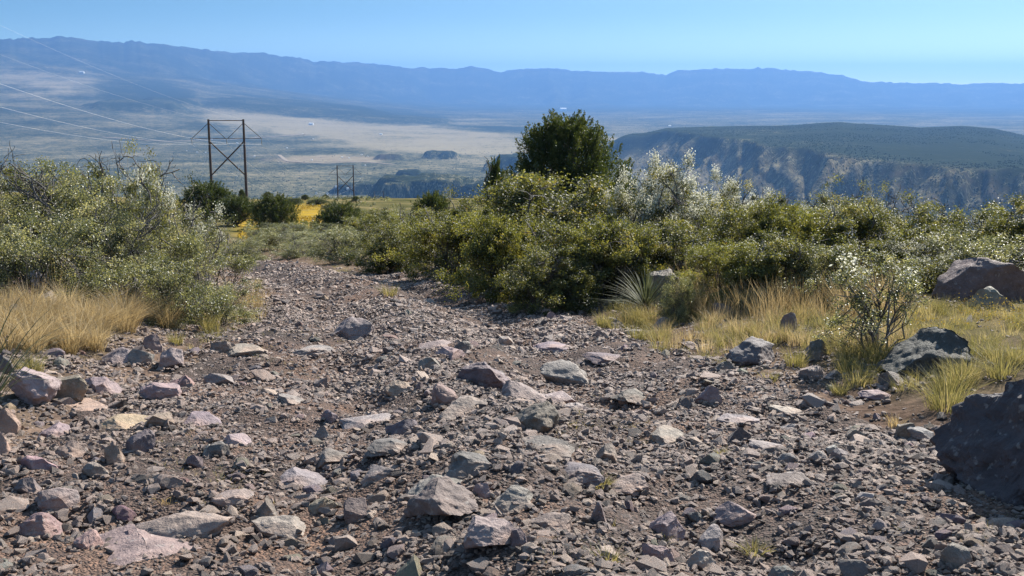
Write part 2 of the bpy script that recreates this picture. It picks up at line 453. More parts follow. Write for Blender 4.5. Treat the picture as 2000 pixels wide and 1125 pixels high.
M_JUNI = leaf_material('juniper_scale_leaf', [(0, (.018, .028, .012)), (.5, (.045, .06, .02)), (.85, (.09, .095, .03)), (1, (.13, .115, .045))], (1.8, 1.8, .8), .55, .3, .3)
M_FARSCRUB = leaf_material('far_scrub_leaf', [(0, (.010, .015, .007)), (1, (.03, .036, .016))], (1, 1, .8), 1.0, .1, 0.0)
M_PLUME = leaf_material('white_seed_plume', [(0, (.34, .33, .25)), (.5, (.54, .52, .43)), (1, (.74, .72, .64))], (1.1, 1.1, 1.0), .7, .45, .2)
M_DRY = leaf_material('dry_grass_blade', [(0, (.20, .14, .07)), (.35, (.34, .25, .125)), (.7, (.46, .35, .19)), (1, (.56, .45, .28))], (1.1, 1.05, .9), .55, .45, .3)
M_GREENGRASS = leaf_material('green_grass_blade', [(0, (.10, .10, .035)), (.45, (.21, .19, .075)), (.8, (.34, .28, .125)), (1, (.46, .37, .2))], (1.25, 1.2, .9), .5, .45, .3)
M_YELLOW = leaf_material('yellow_petal', [(0, (.20, .12, .015)), (.6, (.34, .22, .028)), (1, (.46, .33, .06))], (1.1, 1.1, .8), .6, .4, .2)
M_BLADE = leaf_material('sotol_blade', [(0, (.04, .05, .024)), (.5, (.085, .095, .05)), (1, (.18, .18, .11))], (1.2, 1.2, .9), .65, .25, .2)

def wood_material(name, c1, c2, scale=20):
    m, t, b = new_mat(name)
    co = N(t, 'ShaderNodeTexCoord').outputs['Object']
    n = noise_node(t, co, scale, 5, .6)
    r = ramp(t, [(.3, c1), (.7, c2)]); t.links.new(n.outputs[0], r.inputs[0]); t.links.new(r.outputs[0], b.inputs['Base Color'])
    b.inputs['Roughness'].default_value = .85
    bp = N(t, 'ShaderNodeBump'); bp.inputs['Strength'].default_value = .5; bp.inputs['Distance'].default_value = .01
    t.links.new(n.outputs[0], bp.inputs['Height']); t.links.new(bp.outputs[0], b.inputs['Normal'])
    return m
M_BARK = wood_material('grey_bark', (.06, .05, .045), (.17, .145, .125))
M_DEAD = wood_material('dead_wood', (.045, .04, .038), (.14, .125, .115))
M_POLE = wood_material('creosoted_pole', (.04, .026, .022), (.085, .056, .045), 3)
def plain(name, c, rough=.6, metal=0.0):
    m, t, b = new_mat(name)
    co = N(t, 'ShaderNodeTexCoord').outputs['Object']
    n = noise_node(t, co, 5, 3); r = ramp(t, [(.3, tuple(x * .85 for x in c)), (.7, tuple(min(1, x * 1.1) for x in c))])
    t.links.new(n.outputs[0], r.inputs[0]); t.links.new(r.outputs[0], b.inputs['Base Color'])
    b.inputs['Roughness'].default_value = rough; b.inputs['Metallic'].default_value = metal
    if rough > .9: b.inputs['Specular IOR Level'].default_value = 0.0
    return m
M_WIRE = plain('aluminium_cable', (.55, .55, .57), .45, .7)
M_STEEL = plain('galvanised_steel', (.35, .35, .37), .5, .6)
M_HOUSE = plain('pale_house_paint', (.80, .78, .74), .6)
M_ROAD = plain('pale_dirt_road', (.30, .245, .175), .95)

# ------------------------------------------------------------------ the ground: one sheet from the camera to beyond the ranges
az = np.radians(np.concatenate([np.linspace(-82, -29.5, 46), np.linspace(-28.6, 28.6, 540), np.linspace(29.5, 82, 46)]))
rr = np.concatenate([np.geomspace(1.2, 2250, 290)[:-1], np.arange(2250, 4300, 15.0), np.arange(4300, 5600, 24.0), np.arange(5600, 7000, 80.0), np.geomspace(7000, 43000, 105)])
A_, R_ = np.meshgrid(az, rr)
GX, GY = (R_ * np.sin(A_)), (R_ * np.cos(A_) - 0.6)
GZ = H(GX.ravel(), GY.ravel())
gx, gy = GX.ravel(), GY.ravel()
na, nr = len(az), len(rr)
i_ = np.arange(nr - 1)[:, None] * na; j_ = np.arange(na - 1)[None, :]
faces = np.stack([i_ + j_, i_ + j_ + 1, i_ + na + j_ + 1, i_ + na + j_], -1).reshape(-1, 4)
r_ = np.hypot(gx, gy); a_ = np.arctan2(gx, np.maximum(gy, 1e-6))
u_ = np.abs(gx - track_x(gy)) - track_hw(gy)
grassy = np.clip(sstep(.2, 1.6, u_) * (.55 + .5 * fbm2(gx * .7, gy * .7, 3)), 0, .85)
grassy = np.maximum(grassy, sstep(40, 60, gy))
def patch(px, py, wpx, hpx):
    """soft ellipse on the valley floor, centred on a surveyed point, in azimuth and inverse range"""
    a0 = az_of(px, py); q0 = -tan_of(px, py) / 352.0; dq = hpx / F_PX / 352.0; da = wpx / F_PX
    d = np.hypot((a_ - a0) / da, (1 / np.maximum(r_, 1) - q0) / dq)
    return (1 - sstep(.55, 1.15, d * (1 + .3 * fbm2(a_ * 60, np.log(np.maximum(r_, 1)) * 9, 4)))) * (1 - sstep(12500, 16500, r_))
scrub = np.full(len(gx), .66)
for p in [(380, 190, 130, 34), (330, 165, 160, 14), (830, 272, 200, 28), (700, 258, 160, 16), (560, 246, 150, 18), (960, 290, 130, 14), (100, 205, 130, 30), (640, 310, 110, 9), (520, 235, 120, 10), (1150, 268, 60, 6)]:
    scrub = scrub - .75 * patch(*p)
scrub = np.maximum(scrub, -.05)
for p in [(600, 212, 185, 30), (760, 222, 130, 20), (275, 228, 75, 18), (330, 224, 60, 16), (850, 372, 130, 34), (862, 300, 40, 9), (100, 180, 90, 12), (960, 250, 130, 7)]:
    scrub = scrub + .5 * patch(*p)
for baz, br, bh, bw, dep in BUMPS:
    q = np.hypot(gx - br * math.sin(baz), (gy - br * math.cos(baz)) / dep) / bw
    scrub = np.maximum(scrub, .95 * (1 - sstep(.9, 1.3, q)))
m_ = sstep(az_of(1040), az_of(1240), a_) * sstep(1800, 2300, r_) * (1 - sstep(5800, 6300, r_))
_rf = np.interp(a_, [az_of(q) for q in (1180, 1290, 1380, 1500, 1700, 2000, 2400)], [5400, 5250, 4600, 3950, 3350, 3050, 3000])
scrub = scrub * (1 - m_) + m_ * (1.25 - .6 * sstep(_rf + 50, _rf - 350, r_))
scrub = np.clip(scrub + .35 * sstep(14000, 19000, r_), -.1, 1.8)
flower = sstep(48, 60, gy) * (1 - sstep(105, 140, gy)) * (1 - sstep(az_of(610), az_of(650), a_)) * np.maximum(sstep(az_of(540), az_of(590), a_), sstep(az_of(430), az_of(475), a_) * (1 - sstep(az_of(480), az_of(520), a_)))
flower = flower * np.clip(.75 + 1.6 * fbm2(gx * .05, gy * .09, 4), 0, 1)
flower = np.maximum(flower, .2 * sstep(60, 100, gy) * (1 - sstep(150, 220, gy)) * (1 - sstep(az_of(600), az_of(660), a_)))
red = np.maximum(m_ * (1 - sstep(_rf - 300, _rf, r_)) * .5, .8 * patch(640, 310, 150, 8))
ground = link('hillside_ground', mesh_np('hillside_ground', np.stack([gx, gy, GZ], -1), faces, True,
              {'grassy': grassy, 'scrub': scrub, 'flower': flower, 'red': red, 'valley': sstep(700, 1800, r_)}, M_GROUND), kind='structure')

# the rocky track as its own sheet
ty = np.concatenate([np.arange(-2, 12, .05), np.arange(12, 44, .11)])
tu = np.linspace(-1, 1, 121)
T_, U_ = np.meshgrid(ty, tu, indexing='ij')
TX = track_x(T_) + U_ * (track_hw(T_) + .35 * (1 + fbm2(T_ * .9, U_ * 0 + np.sign(U_) * 3, 3)))
edge = sstep(.86, 1.0, np.abs(U_))
TZ = H(TX.ravel(), T_.ravel()) + (.035 - .12 * edge).ravel() + .018 * fbm2(TX.ravel() * 7, T_.ravel() * 7, 3)
nu = len(tu)
i_ = np.arange(len(ty) - 1)[:, None] * nu; j_ = np.arange(nu - 1)[None, :]
faces = np.stack([i_ + j_, i_ + j_ + 1, i_ + nu + j_ + 1, i_ + nu + j_], -1).reshape(-1, 4)
link('dirt_track', mesh_np('dirt_track', np.stack([TX.ravel(), T_.ravel(), TZ], -1), faces, True, None, M_TRACK), kind='structure')
def on_track(x, y):
    return np.abs(x - track_x(y)) < track_hw(y) + .1
def surf(x, y):
    x = np.asarray(x, float); y = np.asarray(y, float)
    return H(x, y) + np.where(on_track(x, y), .035 + .018 * fbm2(x * 7, y * 7, 3), 0)

# pale dirt roads in the valley
def valley_road(pts, width, **kw):
    P = [ground_at(*p) for p in pts]
    P = np.array([p for p in P if p is not None])
    s = np.linspace(0, len(P) - 1, 60)
    xy = np.stack([np.interp(s, np.arange(len(P)), P[:, k]) for k in (0, 1)], -1)
    d = np.gradient(xy, axis=0); n = np.stack([-d[:, 1], d[:, 0]], -1); n /= np.linalg.norm(n, axis=1)[:, None]
    Lp, Rp = xy + n * width / 2, xy - n * width / 2
    V = np.concatenate([np.c_[Lp, H(Lp[:, 0], Lp[:, 1]) + 2.5], np.c_[Rp, H(Rp[:, 0], Rp[:, 1]) + 2.5]])
    i = np.arange(59)
    link('valley_road', mesh_np('valley_road', V, np.stack([i, i + 60, i + 61, i + 1], -1), True, None, M_ROAD), kind='structure')
valley_road([(480, 306), (545, 303), (560, 315), (640, 320), (700, 316), (770, 322)], 18)
valley_road([(200, 268), (330, 277), (450, 273), (600, 262)], 22)

# ------------------------------------------------------------------ haze over the valley
hv = bpy.data.materials.new('haze_air'); hv.use_nodes = True
t = hv.node_tree; t.nodes.remove(t.nodes['Principled BSDF'])
pv = t.nodes.new('ShaderNodeVolumePrincipled')
pv.inputs['Color'].default_value = (.145, .315, .66, 1)
pv.inputs['Density'].default_value = 5.2e-5
pv.inputs['Anisotropy'].default_value = .32
pv.inputs['Density Attribute'].default_value = ''
pv.inputs['Color Attribute'].default_value = ''
hv.cycles.homogeneous_volume = True
hv.cycles.volume_sampling = 'DISTANCE'
t.links.new(pv.outputs[0], t.nodes['Material Output'].inputs['Volume'])
zlo, zhi = float(GZ.min()) - 1.0, float(GZ.max()) + 8.0
X0, X1, Y0, Y1 = gx.min() - 50, gx.max() + 50, gy.min() - 50, gy.max() + 50
V = [(x, y, z) for z in (zlo, zhi) for x, y in ((X0, Y0), (X1, Y0), (X1, Y1), (X0, Y1))]
hm = bpy.data.meshes.new('haze'); hm.from_pydata(V, [], [(3, 2, 1, 0), (4, 5, 6, 7), (0, 1, 5, 4), (1, 2, 6, 5), (2, 3, 7, 6), (3, 0, 4, 7)])
hm.materials.append(hv)
link('haze', hm, kind='stuff')

# ------------------------------------------------------------------ rocks
_ico = {}
def ico(sub):
    if sub not in _ico:
        bm = bmesh.new(); bmesh.ops.create_icosphere(bm, subdivisions=sub, radius=1)
        v = np.array([x.co[:] for x in bm.verts]); f = np.array([[q.index for q in x.verts] for x in bm.faces]); bm.free()
        _ico[sub] = (v, f)
    return _ico[sub]
def rock_verts(seed, sub, dims, cuts=9, rough=.10, fine=.03, flat_top=False):
    g = np.random.default_rng(seed)
    v, f = ico(sub); v = v.copy()
    for _ in range(int(cuts * 1.8)):
        n = g.normal(size=3); n[2] = abs(n[2]) * .8 + .1 if g.random() < .7 else n[2]; n /= np.linalg.norm(n)
        d = g.uniform(.40, .82)
        v -= n * np.maximum(v @ n - d, 0)[:, None]
    v /= np.abs(v).max(0) + 1e-6
    if flat_top:
        v[:, 2] = np.minimum(v[:, 2], .55 + .22 * noise3(v * 2.3 + seed) + .10 * noise3(v * 6 + seed))
    v *= (1 + rough * fbm3(v * 1.7 + seed * 3.1, 3) + fine * fbm3(v * 6.5 + seed, 3) + fine * .8 * np.round(fbm3(v * np.array([1.2, 1.2, 5.0]) + seed, 2) * 4) / 4)[:, None]
    return v * np.asarray(dims), f
TONES = {'dark': (.088, .078, .072), 'grey': (.22, .185, .168), 'pink': (.31, .23, .195), 'brown': (.205, .14, .11), 'tan': (.40, .28, .19), 'pale': (.35, .30, .27),
         'orange': (.38, .25, .17), 'black': (.068, .063, .059), 'mauve': (.22, .182, .168)}
ROCKS = []                                                   # (name, world x, world y, width) of rocks already lying here
def put_rock(px, pyb, wpx, hpx, tone, label, name='rock', sub=4, seed=None, sink=.40, depth=.9, cuts=9, rough=.14, fine=.055, cat='rock', big=False, rotz=None, group=None, flat_top=False):
    """a rock whose near foot rests at the surveyed point, wpx by hpx seen from the camera"""
    p = ground_at(px, pyb)
    r = float(np.linalg.norm(p - CAM))
    wd = wpx / F_PX * r; ht = hpx / F_PX * r
    dp = wd * depth
    ht = max(ht * 1.15 - dp * .10, ht * .6, .02)
    seed = seed if seed is not None else int(px * 7 + pyb * 3)
    full = ht / (1 - sink) / 2.25                             # half height of the whole stone
    v, f = rock_verts(seed, sub, (wd / 2 * 1.05, dp / 2 * 1.05, full * 1.12), cuts, rough, fine, flat_top)
    if fine and big:
        q = v / np.array([wd, dp, full * 2]).max()
        v = v * (1 + .07 * fbm3(q * 11 + seed, 4) + .03 * fbm3(q * 34 + seed, 3) - .13 * np.abs(fbm3(q * 5 + seed + 9, 4)) - .05 * np.round(2.5 * fbm3(q * np.array([2., 2., 6.]) + seed, 3)) / 2.5)[:, None]
    x, y = p[0], p[1] + dp * .42
    z = float(surf(np.array([x]), np.array([y]))[0])
    a = rotz if rotz is not None else random.uniform(-.3, .3)
    v[:, 2] -= v[:, 2].min()
    v[:, 2] -= v[:, 2].max() * sink
    me = mesh_np(name, v, f, big and sub < 6, None, M_BOULDER if big else M_ROCK)
    o = link(name, me, None, (x, y, z))
    o.rotation_euler = (random.uniform(-.06, .06), random.uniform(-.06, .06), a)
    mixw = .0 if tone == 'black' else .42; c = [(1 - mixw) * a_c + mixw * b_c for a_c, b_c in zip(TONES[tone], (.20, .16, .145))]; o.color = (*[k * random.uniform(.9, 1.1) for k in c], 1)
    tag(o, label, cat, group)
    ROCKS.append((label, x, y, wd, tone))
    return o
# boulders
put_rock(2150, 1012, 450, 300, 'black', 'huge black basalt boulder at the right edge of the track', 'boulder', 6, seed=26, sink=.40, depth=.7, big=True, rough=.12, fine=.08, cuts=6, cat='boulder', rotz=.2)
put_rock(1853, 728, 190, 84, 'black', 'craggy black boulder half sunk in grass above the huge boulder', 'boulder', 5, seed=37, sink=.35, big=True, rough=.14, fine=.05, cuts=7, cat='boulder')
put_rock(1925, 592, 225, 84, 'dark', 'long smooth slate-dark boulder under the silvery shrubs at right', 'boulder', 5, seed=5, sink=.25, big=True, depth=.6, rough=.06, fine=.02, cuts=5, cat='boulder', rotz=-.1)
put_rock(1945, 604, 85, 42, 'grey', 'grey wedge rock leaning before the long smooth boulder', seed=9)
put_rock(1475, 712, 105, 52, 'dark', 'dark rock with sunlit top at the grass edge right of the track', 'boulder', 5, seed=41, sink=.3, big=True, cat='boulder')
put_rock(1300, 590, 95, 66, 'grey', 'rounded grey boulder behind the spiky sotol plant', 'boulder', 5, seed=52, sink=.2, big=True, rough=.06, cuts=5, cat='boulder')
put_rock(686, 672, 78, 48, 'grey', 'grey lichen-spotted stone standing alone on the far track', 'boulder', 5, seed=61, sink=.3, big=True, cat='boulder')
put_rock(40, 786, 100, 72, 'pale', 'big pale angular rock on the left verge below the dry grass', 'boulder', 5, seed=71, sink=.22, big=True, rough=.08, cat='boulder')
put_rock(118, 782, 86, 55, 'brown', 'brown block leaning beside the big pale angular rock', seed=72, sub=4)
# outcrop in the middle of the track
put_rock(940, 765, 118, 46, 'dark', 'dark humped rock at the head of the outcrop in mid track', 'outcrop_rock', 5, seed=81, big=True, sink=.4, rough=.2, cat='rock')
put_rock(1105, 762, 130, 52, 'grey', 'broad grey hump with rusty right flank in mid track', 'outcrop_rock', 5, seed=82, big=True, sink=.45, rough=.16, cat='rock')
put_rock(862, 800, 62, 50, 'brown', 'reddish block with a squared end beside the outcrop slab', seed=83, cuts=12)
put_rock(905, 822, 110, 44, 'mauve', 'sloping mauve slab below the dark humped rock', 'outcrop_rock', seed=84, sink=.5, depth=1.2, flat_top=True)
put_rock(1010, 788, 120, 40, 'mauve', 'low ribbed ledge in the centre of the outcrop', 'outcrop_rock', 5, seed=85, big=True, sink=.45, rough=.2)
put_rock(1085, 800, 100, 32, 'pink', 'pinkish weathered slab right of the ribbed ledge', 'outcrop_rock', seed=86, sink=.5, depth=1.2, flat_top=True)
put_rock(1128, 812, 74, 24, 'pale', 'pale bleached slab at the lower right of the outcrop', 'outcrop_rock', seed=87, sink=.5, depth=1.1, flat_top=True)
put_rock(1058, 858, 115, 58, 'dark', 'dark layered rock with stepped edges below the outcrop', 'outcrop_rock', 5, seed=88, big=True, sink=.35, rough=.25)
put_rock(1075, 900, 120, 26, 'dark', 'low black ledge below the dark layered rock', 'outcrop_rock', seed=89, sink=.45)
put_rock(1190, 915, 60, 36, 'brown', 'rusty brown stone at the right end of the low black ledge', seed=90)
put_rock(840, 730, 50, 26, 'brown', 'small brown rock left of the dark humped rock', seed=91)
put_rock(880, 708, 70, 22, 'pink', 'thin pinkish slab above the dark humped rock', seed=92, sink=.5, flat_top=True, depth=1.1)
put_rock(905, 695, 40, 20, 'dark', 'small dark stone above the thin pinkish slab', seed=93)
put_rock(1080, 690, 100, 16, 'mauve', 'long low mauve ledge across the far track', 'outcrop_rock', seed=94, sink=.5)
put_rock(985, 682, 42, 14, 'pale', 'small pale flat stone on the far track', seed=95, sink=.5)
put_rock(850, 690, 90, 14, 'mauve', 'narrow flat ledge on the far left of the outcrop', 'outcrop_rock', seed=96, sink=.5)
put_rock(788, 858, 76, 42, 'dark', 'dark wedge stone beside a flat pink slab left of centre', seed=97)
put_rock(710, 848, 120, 20, 'pink', 'flat pink slab flush with the track left of the dark wedge', 'flat_rock', seed=98, sink=.6, depth=1.0, flat_top=True)
put_rock(646, 838, 36, 24, 'mauve', 'small mauve stone at the left end of the flat pink slab', seed=99)
put_rock(628, 870, 34, 26, 'grey', 'small grey stone below the flat pink slab', seed=100)
put_rock(1385, 800, 46, 32, 'mauve', 'squarish stone standing alone on the right wheel rut', seed=101)
put_rock(1445, 838, 90, 22, 'grey', 'flat grey slab on the right wheel rut', 'flat_rock', seed=102, sink=.55, flat_top=True)
put_rock(1540, 822, 80, 18, 'pale', 'pale flat slab right of the squarish stone', 'flat_rock', seed=103, sink=.55, flat_top=True)
put_rock(1545, 848, 50, 16, 'mauve', 'small mauve flake below the pale flat slab', seed=104, sink=.5)
put_rock(1720, 782, 70, 16, 'grey', 'thin grey slab near the grass at right', 'flat_rock', seed=105, sink=.5, flat_top=True)
# left side rubble
put_rock(300, 790, 78, 40, 'pink', 'pale pink rock with a dark left face in the left rubble', seed=110)
put_rock(225, 712, 70, 36, 'grey', 'flat-topped grey rock below the dry grass at left', seed=111)
put_rock(272, 712, 52, 34, 'mauve', 'mauve rock between two grey rocks in the left rubble', seed=112)
put_rock(328, 722, 56, 38, 'pale', 'pale grey wedge rock right of the mauve rock in the left rubble', seed=113)
put_rock(290, 682, 46, 30, 'brown', 'brown stone at the foot of the dry grass clump', seed=114)
put_rock(420, 760, 60, 26, 'grey', 'low grey stone between left rubble and track', seed=115)
put_rock(380, 838, 74, 30, 'mauve', 'long mauve stone with shaded front left of centre', seed=116)
put_rock(455, 880, 52, 24, 'pale', 'pale slab stone leaning beside dark stones left of centre', seed=117)
put_rock(410, 900, 42, 20, 'pale', 'small pale slab below the pale slab stone', seed=118)
put_rock(428, 905, 44, 28, 'dark', 'dark stone among pale slabs left of centre', seed=119)
put_rock(378, 925, 30, 24, 'dark', 'small dark stone left of the pale slabs', seed=120)
put_rock(150, 815, 150, 22, 'orange', 'flat orange slab flush with the ground at left', 'flat_rock', seed=121, sink=.6, depth=1.0, flat_top=True)
put_rock(-8, 850, 60, 50, 'orange', 'orange rock cut by the left edge of view', seed=122)
put_rock(-12, 905, 50, 60, 'orange', 'tall orange rock at the lower left edge of view', seed=123)
put_rock(215, 920, 46, 30, 'brown', 'brown stone in front of the dark block at left', seed=124)
put_rock(262, 898, 60, 38, 'dark', 'dark block casting shadow in the left rubble', seed=125)
put_rock(180, 945, 46, 34, 'mauve', 'rounded mauve stone left of the brown stone', seed=126)
put_rock(230, 1135, 330, 46, 'mauve', 'broad grey bedrock slab at the bottom left', 'flat_rock', 5, seed=127, sink=.55, depth=.7, big=True, flat_top=True, rough=.1)
put_rock(350, 1068, 190, 42, 'pink', 'cracked pinkish bedrock ledge above the broad slab', 'flat_rock', 5, seed=128, sink=.5, depth=.6, big=True, flat_top=True)
put_rock(530, 1062, 110, 30, 'pink', 'low pink ledge right of the cracked bedrock', 'flat_rock', seed=129, sink=.5, flat_top=True)
put_rock(170, 1085, 56, 36, 'tan', 'tan rock beside a dark hollow near the bottom left', seed=130)
put_rock(250, 1078, 50, 22, 'brown', 'brown stone above the broad grey slab', seed=131)
put_rock(515, 1028, 50, 34, 'dark', 'dark rounded stone above the low pink ledge', seed=132)
put_rock(690, 1036, 60, 46, 'dark', 'dark pyramid stone near the bottom left of centre', seed=133)
put_rock(45, 980, 56, 30, 'dark', 'dark stone in the lower left corner rubble', seed=134)
# lower middle and right
put_rock(845, 1040, 165, 58, 'dark', 'rough dark hump with pits at the bottom centre', 'outcrop_rock', 5, seed=140, big=True, sink=.4, rough=.22, fine=.08)
put_rock(865, 975, 140, 34, 'grey', 'low grey ledge above the rough dark hump', 'outcrop_rock', 5, seed=141, big=True, sink=.45, rough=.2)
put_rock(735, 955, 80, 26, 'mauve', 'low mauve stone left of the grey ledge', seed=142)
put_rock(860, 1062, 56, 26, 'brown', 'brown stone in front of the rough dark hump', seed=143)
put_rock(945, 988, 46, 26, 'pink', 'pinkish stone right of the grey ledge', seed=144)
put_rock(970, 1100, 125, 46, 'pink', 'flat pink slab at the bottom centre', 'flat_rock', 5, seed=145, sink=.5, flat_top=True, depth=.9)
put_rock(1010, 1090, 36, 34, 'dark', 'dark pointed stone lying on the flat pink slab', seed=146)
put_rock(1170, 1034, 42, 40, 'mauve', 'upright mauve stone near the small green tuft', seed=147)
put_rock(1305, 1066, 70, 46, 'pink', 'rounded pink rock at the bottom right of centre', seed=148)
put_rock(1395, 1092, 64, 40, 'pale', 'smooth pale rock right of the rounded pink rock', seed=149)
put_rock(1365, 1130, 66, 36, 'pale', 'pale rock at the bottom edge below the smooth pale rock', seed=150)
put_rock(1285, 1118, 74, 34, 'pink', 'pinkish slab at the bottom edge', seed=151)
put_rock(1440, 1040, 80, 34, 'mauve', 'low mauve ledge near a small weed at bottom right', seed=152)
put_rock(1600, 914, 36, 18, 'mauve', 'left stone of a trio on the right rut', seed=153)
put_rock(1644, 910, 34, 22, 'mauve', 'right stone of a trio on the right rut', seed=154)
put_rock(1625, 896, 30, 14, 'pale', 'back stone of a trio on the right rut', seed=155)
put_rock(1692, 992, 34, 16, 'pale', 'pale flat triangular stone on dark gravel at right', seed=156)
put_rock(1832, 958, 28, 24, 'pink', 'small pinkish stone beside the huge boulder shadow', seed=157)
put_rock(1560, 962, 110, 24, 'dark', 'dark bluish ledge on the right of the track', 'outcrop_rock', 5, seed=158, big=True, sink=.45)
put_rock(1722, 1048, 34, 16, 'grey', 'oval grey stone at the lower right', seed=159)
put_rock(1872, 1122, 54, 40, 'brown', 'brown block at the lower right corner', seed=160)
put_rock(1770, 866, 40, 30, 'brown', 'brown stone at the foot of the huge boulder', seed=161)
put_rock(1805, 872, 50, 22, 'grey', 'grey flat stone touching the huge boulder', seed=162)
put_rock(1748, 755, 46, 26, 'dark', 'dark stone below the craggy black boulder', seed=163)
# ledges and half-buried rubble
for q in [(470, 705, 96, 24, 'pink', 'low pink ledge at the left edge of the far track'), (600, 702, 76, 18, 'mauve', 'thin mauve ledge left of the lichen-spotted stone'),
          (425, 695, 60, 24, 'grey', 'grey lump where the left shrubs meet the track'), (352, 765, 76, 28, 'brown', 'brown ledge right of the pale pink rock'),
          (185, 770, 74, 32, 'pink', 'pink block between brown block and left rubble'), (218, 852, 96, 26, 'orange', 'orange slab below the flat orange slab'),
          (92, 862, 76, 32, 'mauve', 'mauve block beside the orange rock at left'), (132, 905, 64, 30, 'brown', 'brown wedge above the rounded mauve stone'),
          (62, 935, 64, 32, 'pink', 'pinkish block at the left side above the dark stone'), (308, 845, 64, 28, 'brown', 'brown stone left of the long mauve stone'),
          (105, 1015, 86, 36, 'mauve', 'mauve block in the lower left rubble'), (62, 1065, 96, 38, 'brown', 'brown rock at the lower left above the bedrock'),
          (565, 962, 118, 30, 'mauve', 'wide mauve ledge left of the low mauve stone'), (642, 922, 76, 26, 'dark', 'dark ledge left of centre below the small grey stone'),
          (765, 905, 116, 28, 'dark', 'dark ledge below the dark wedge stone'), (925, 940, 96, 34, 'dark', 'dark cluster rock above the pinkish stone'),
          (1005, 1012, 96, 30, 'mauve', 'mauve ledge between rough hump and green tuft'), (1128, 962, 104, 30, 'dark', 'dark ledge just left of the little green tuft'),
          (1225, 985, 86, 28, 'grey', 'grey ledge right of the little green tuft'), (1082, 1052, 96, 32, 'brown', 'brown ledge right of the pointed stone'),
          (1505, 892, 86, 20, 'mauve', 'mauve flake left of the stone trio'), (620, 1012, 66, 30, 'brown', 'brown stone left of the dark pyramid stone'),
          (455, 1000, 70, 28, 'pink', 'pink stone above the low pink ledge'), (780, 780, 60, 22, 'pink', 'pink stone left of the reddish block'),
          (1240, 800, 76, 20, 'dark', 'dark flat ledge right of the bleached slab'), (1300, 880, 84, 24, 'mauve', 'mauve ledge in the right rut below the grey slab'),
          (560, 800, 70, 22, 'mauve', 'mauve ledge left of the flat pink slab'), (1180, 722, 80, 16, 'dark', 'dark thin ledge right of the broad grey hump')]:
    put_rock(*q[:5], q[5], 'ledge_rock', sink=.5, rough=.22, fine=.09, depth=1.0)
# right grass bank
put_rock(1416, 622, 52, 34, 'brown', 'brown rock standing in the straw-coloured grass bank', seed=170)
put_rock(1300, 642, 56, 24, 'mauve', 'low mauve rock in the grass bank right of the track', seed=171)
put_rock(1203, 645, 54, 26, 'brown', 'brown rock beside a green tuft at the track edge', seed=172)
put_rock(1545, 652, 40, 38, 'brown', 'upright brown rock half hidden in the grass bank', seed=173)
put_rock(1240, 660, 34, 11, 'mauve', 'small flat stone at the track edge below the green tuft', seed=174)
put_rock(1345, 682, 44, 16, 'dark', 'small dark stone left of the sunlit-topped rock', seed=175)
put_rock(1420, 732, 36, 18, 'dark', 'little dark stone below the sunlit-topped rock', seed=176)
put_rock(1600, 700, 46, 34, 'dark', 'dark rock under green tufts at the grass edge', seed=177)
put_rock(1590, 740, 54, 26, 'grey', 'grey rock below the green tufts at the grass edge', seed=178)
# left bank
put_rock(12, 575, 60, 40, 'mauve', 'mauve rock on the left bank under the dark shrubs', seed=180)
put_rock(75, 560, 70, 34, 'grey', 'grey rock on the left bank behind the dry grass', seed=181)
put_rock(85, 598, 40, 26, 'pale', 'pale stone peeping through the left dry grass', seed=182)
put_rock(20, 625, 50, 30, 'pink', 'pink stone at the left edge of the dry grass', seed=183)
put_rock(-5, 730, 50, 36, 'dark', 'dark stone above the big pale angular rock', seed=184)

# loose stones too many to draw by hand, each its own thing
PROTO = []
for k in range(10):
    g = np.random.default_rng(500 + k)
    v, f = rock_verts(500 + k, 3, (1, g.uniform(.65, .95), g.uniform(.42, .75)), int(g.integers(7, 13)), .12, .03)
    PROTO.append(mesh_np('stone', v, f, False, None, M_ROCK))
LANDMARKS = [q for q in ROCKS if q[3] > .16]
def landmark_phrase(label):
    for cut in (' in ', ' at ', ' with ', ' on ', ' below ', ' beside ', ' above ', ' left ', ' right ', ' under ', ' standing ', ' leaning ', ' flush ', ' lying ', ' near ', ' among ', ' before ', ' behind ', ' across ', ' casting ', ' between ', ' cut ', ' touching ', ' half ', ' peeping '):
        i = label.find(cut)
        if i > 0 and len(label[:i].split()) >= 2: label = label[:i]
    return label
ORD = ['nearest', 'second nearest', 'third nearest', 'fourth nearest', 'fifth nearest', 'sixth nearest', 'seventh nearest', 'eighth nearest', 'ninth nearest', 'tenth nearest', 'eleventh nearest', 'twelfth nearest']
TNAME = {'dark': 'dark grey', 'grey': 'grey', 'pink': 'pinkish', 'brown': 'brown', 'tan': 'tan', 'pale': 'pale', 'mauve': 'mauve-grey'}
cand = []
g = np.random.default_rng(77)
_P, _ok = ground_many(g.uniform(-60, 2060, 3000), 585 + 560 * g.random(3000)**.8)
for p in _P[_ok]:
    if len(cand) >= 185: break
    if p[1] > 17: continue
    x, y = p[0], p[1]
    uu = abs(x - track_x(y)) - track_hw(y)
    if uu > (1.7 if x < track_x(y) else .4): continue
    s = float(g.choice([.045, .055, .065, .08, .10], p=[.3, .27, .2, .15, .08]))
    if y > 9: s *= 1.35
    if any(math.hypot(x - q[1], y - q[2]) < (q[3] * .55 + s) for q in ROCKS): continue
    if any(math.hypot(x - q[0], y - q[1]) < (q[2] + s) * .9 for q in cand): continue
    cand.append((x, y, s, str(g.choice(list(TNAME), p=[.2, .2, .14, .16, .06, .1, .14]))))
near_land = {}
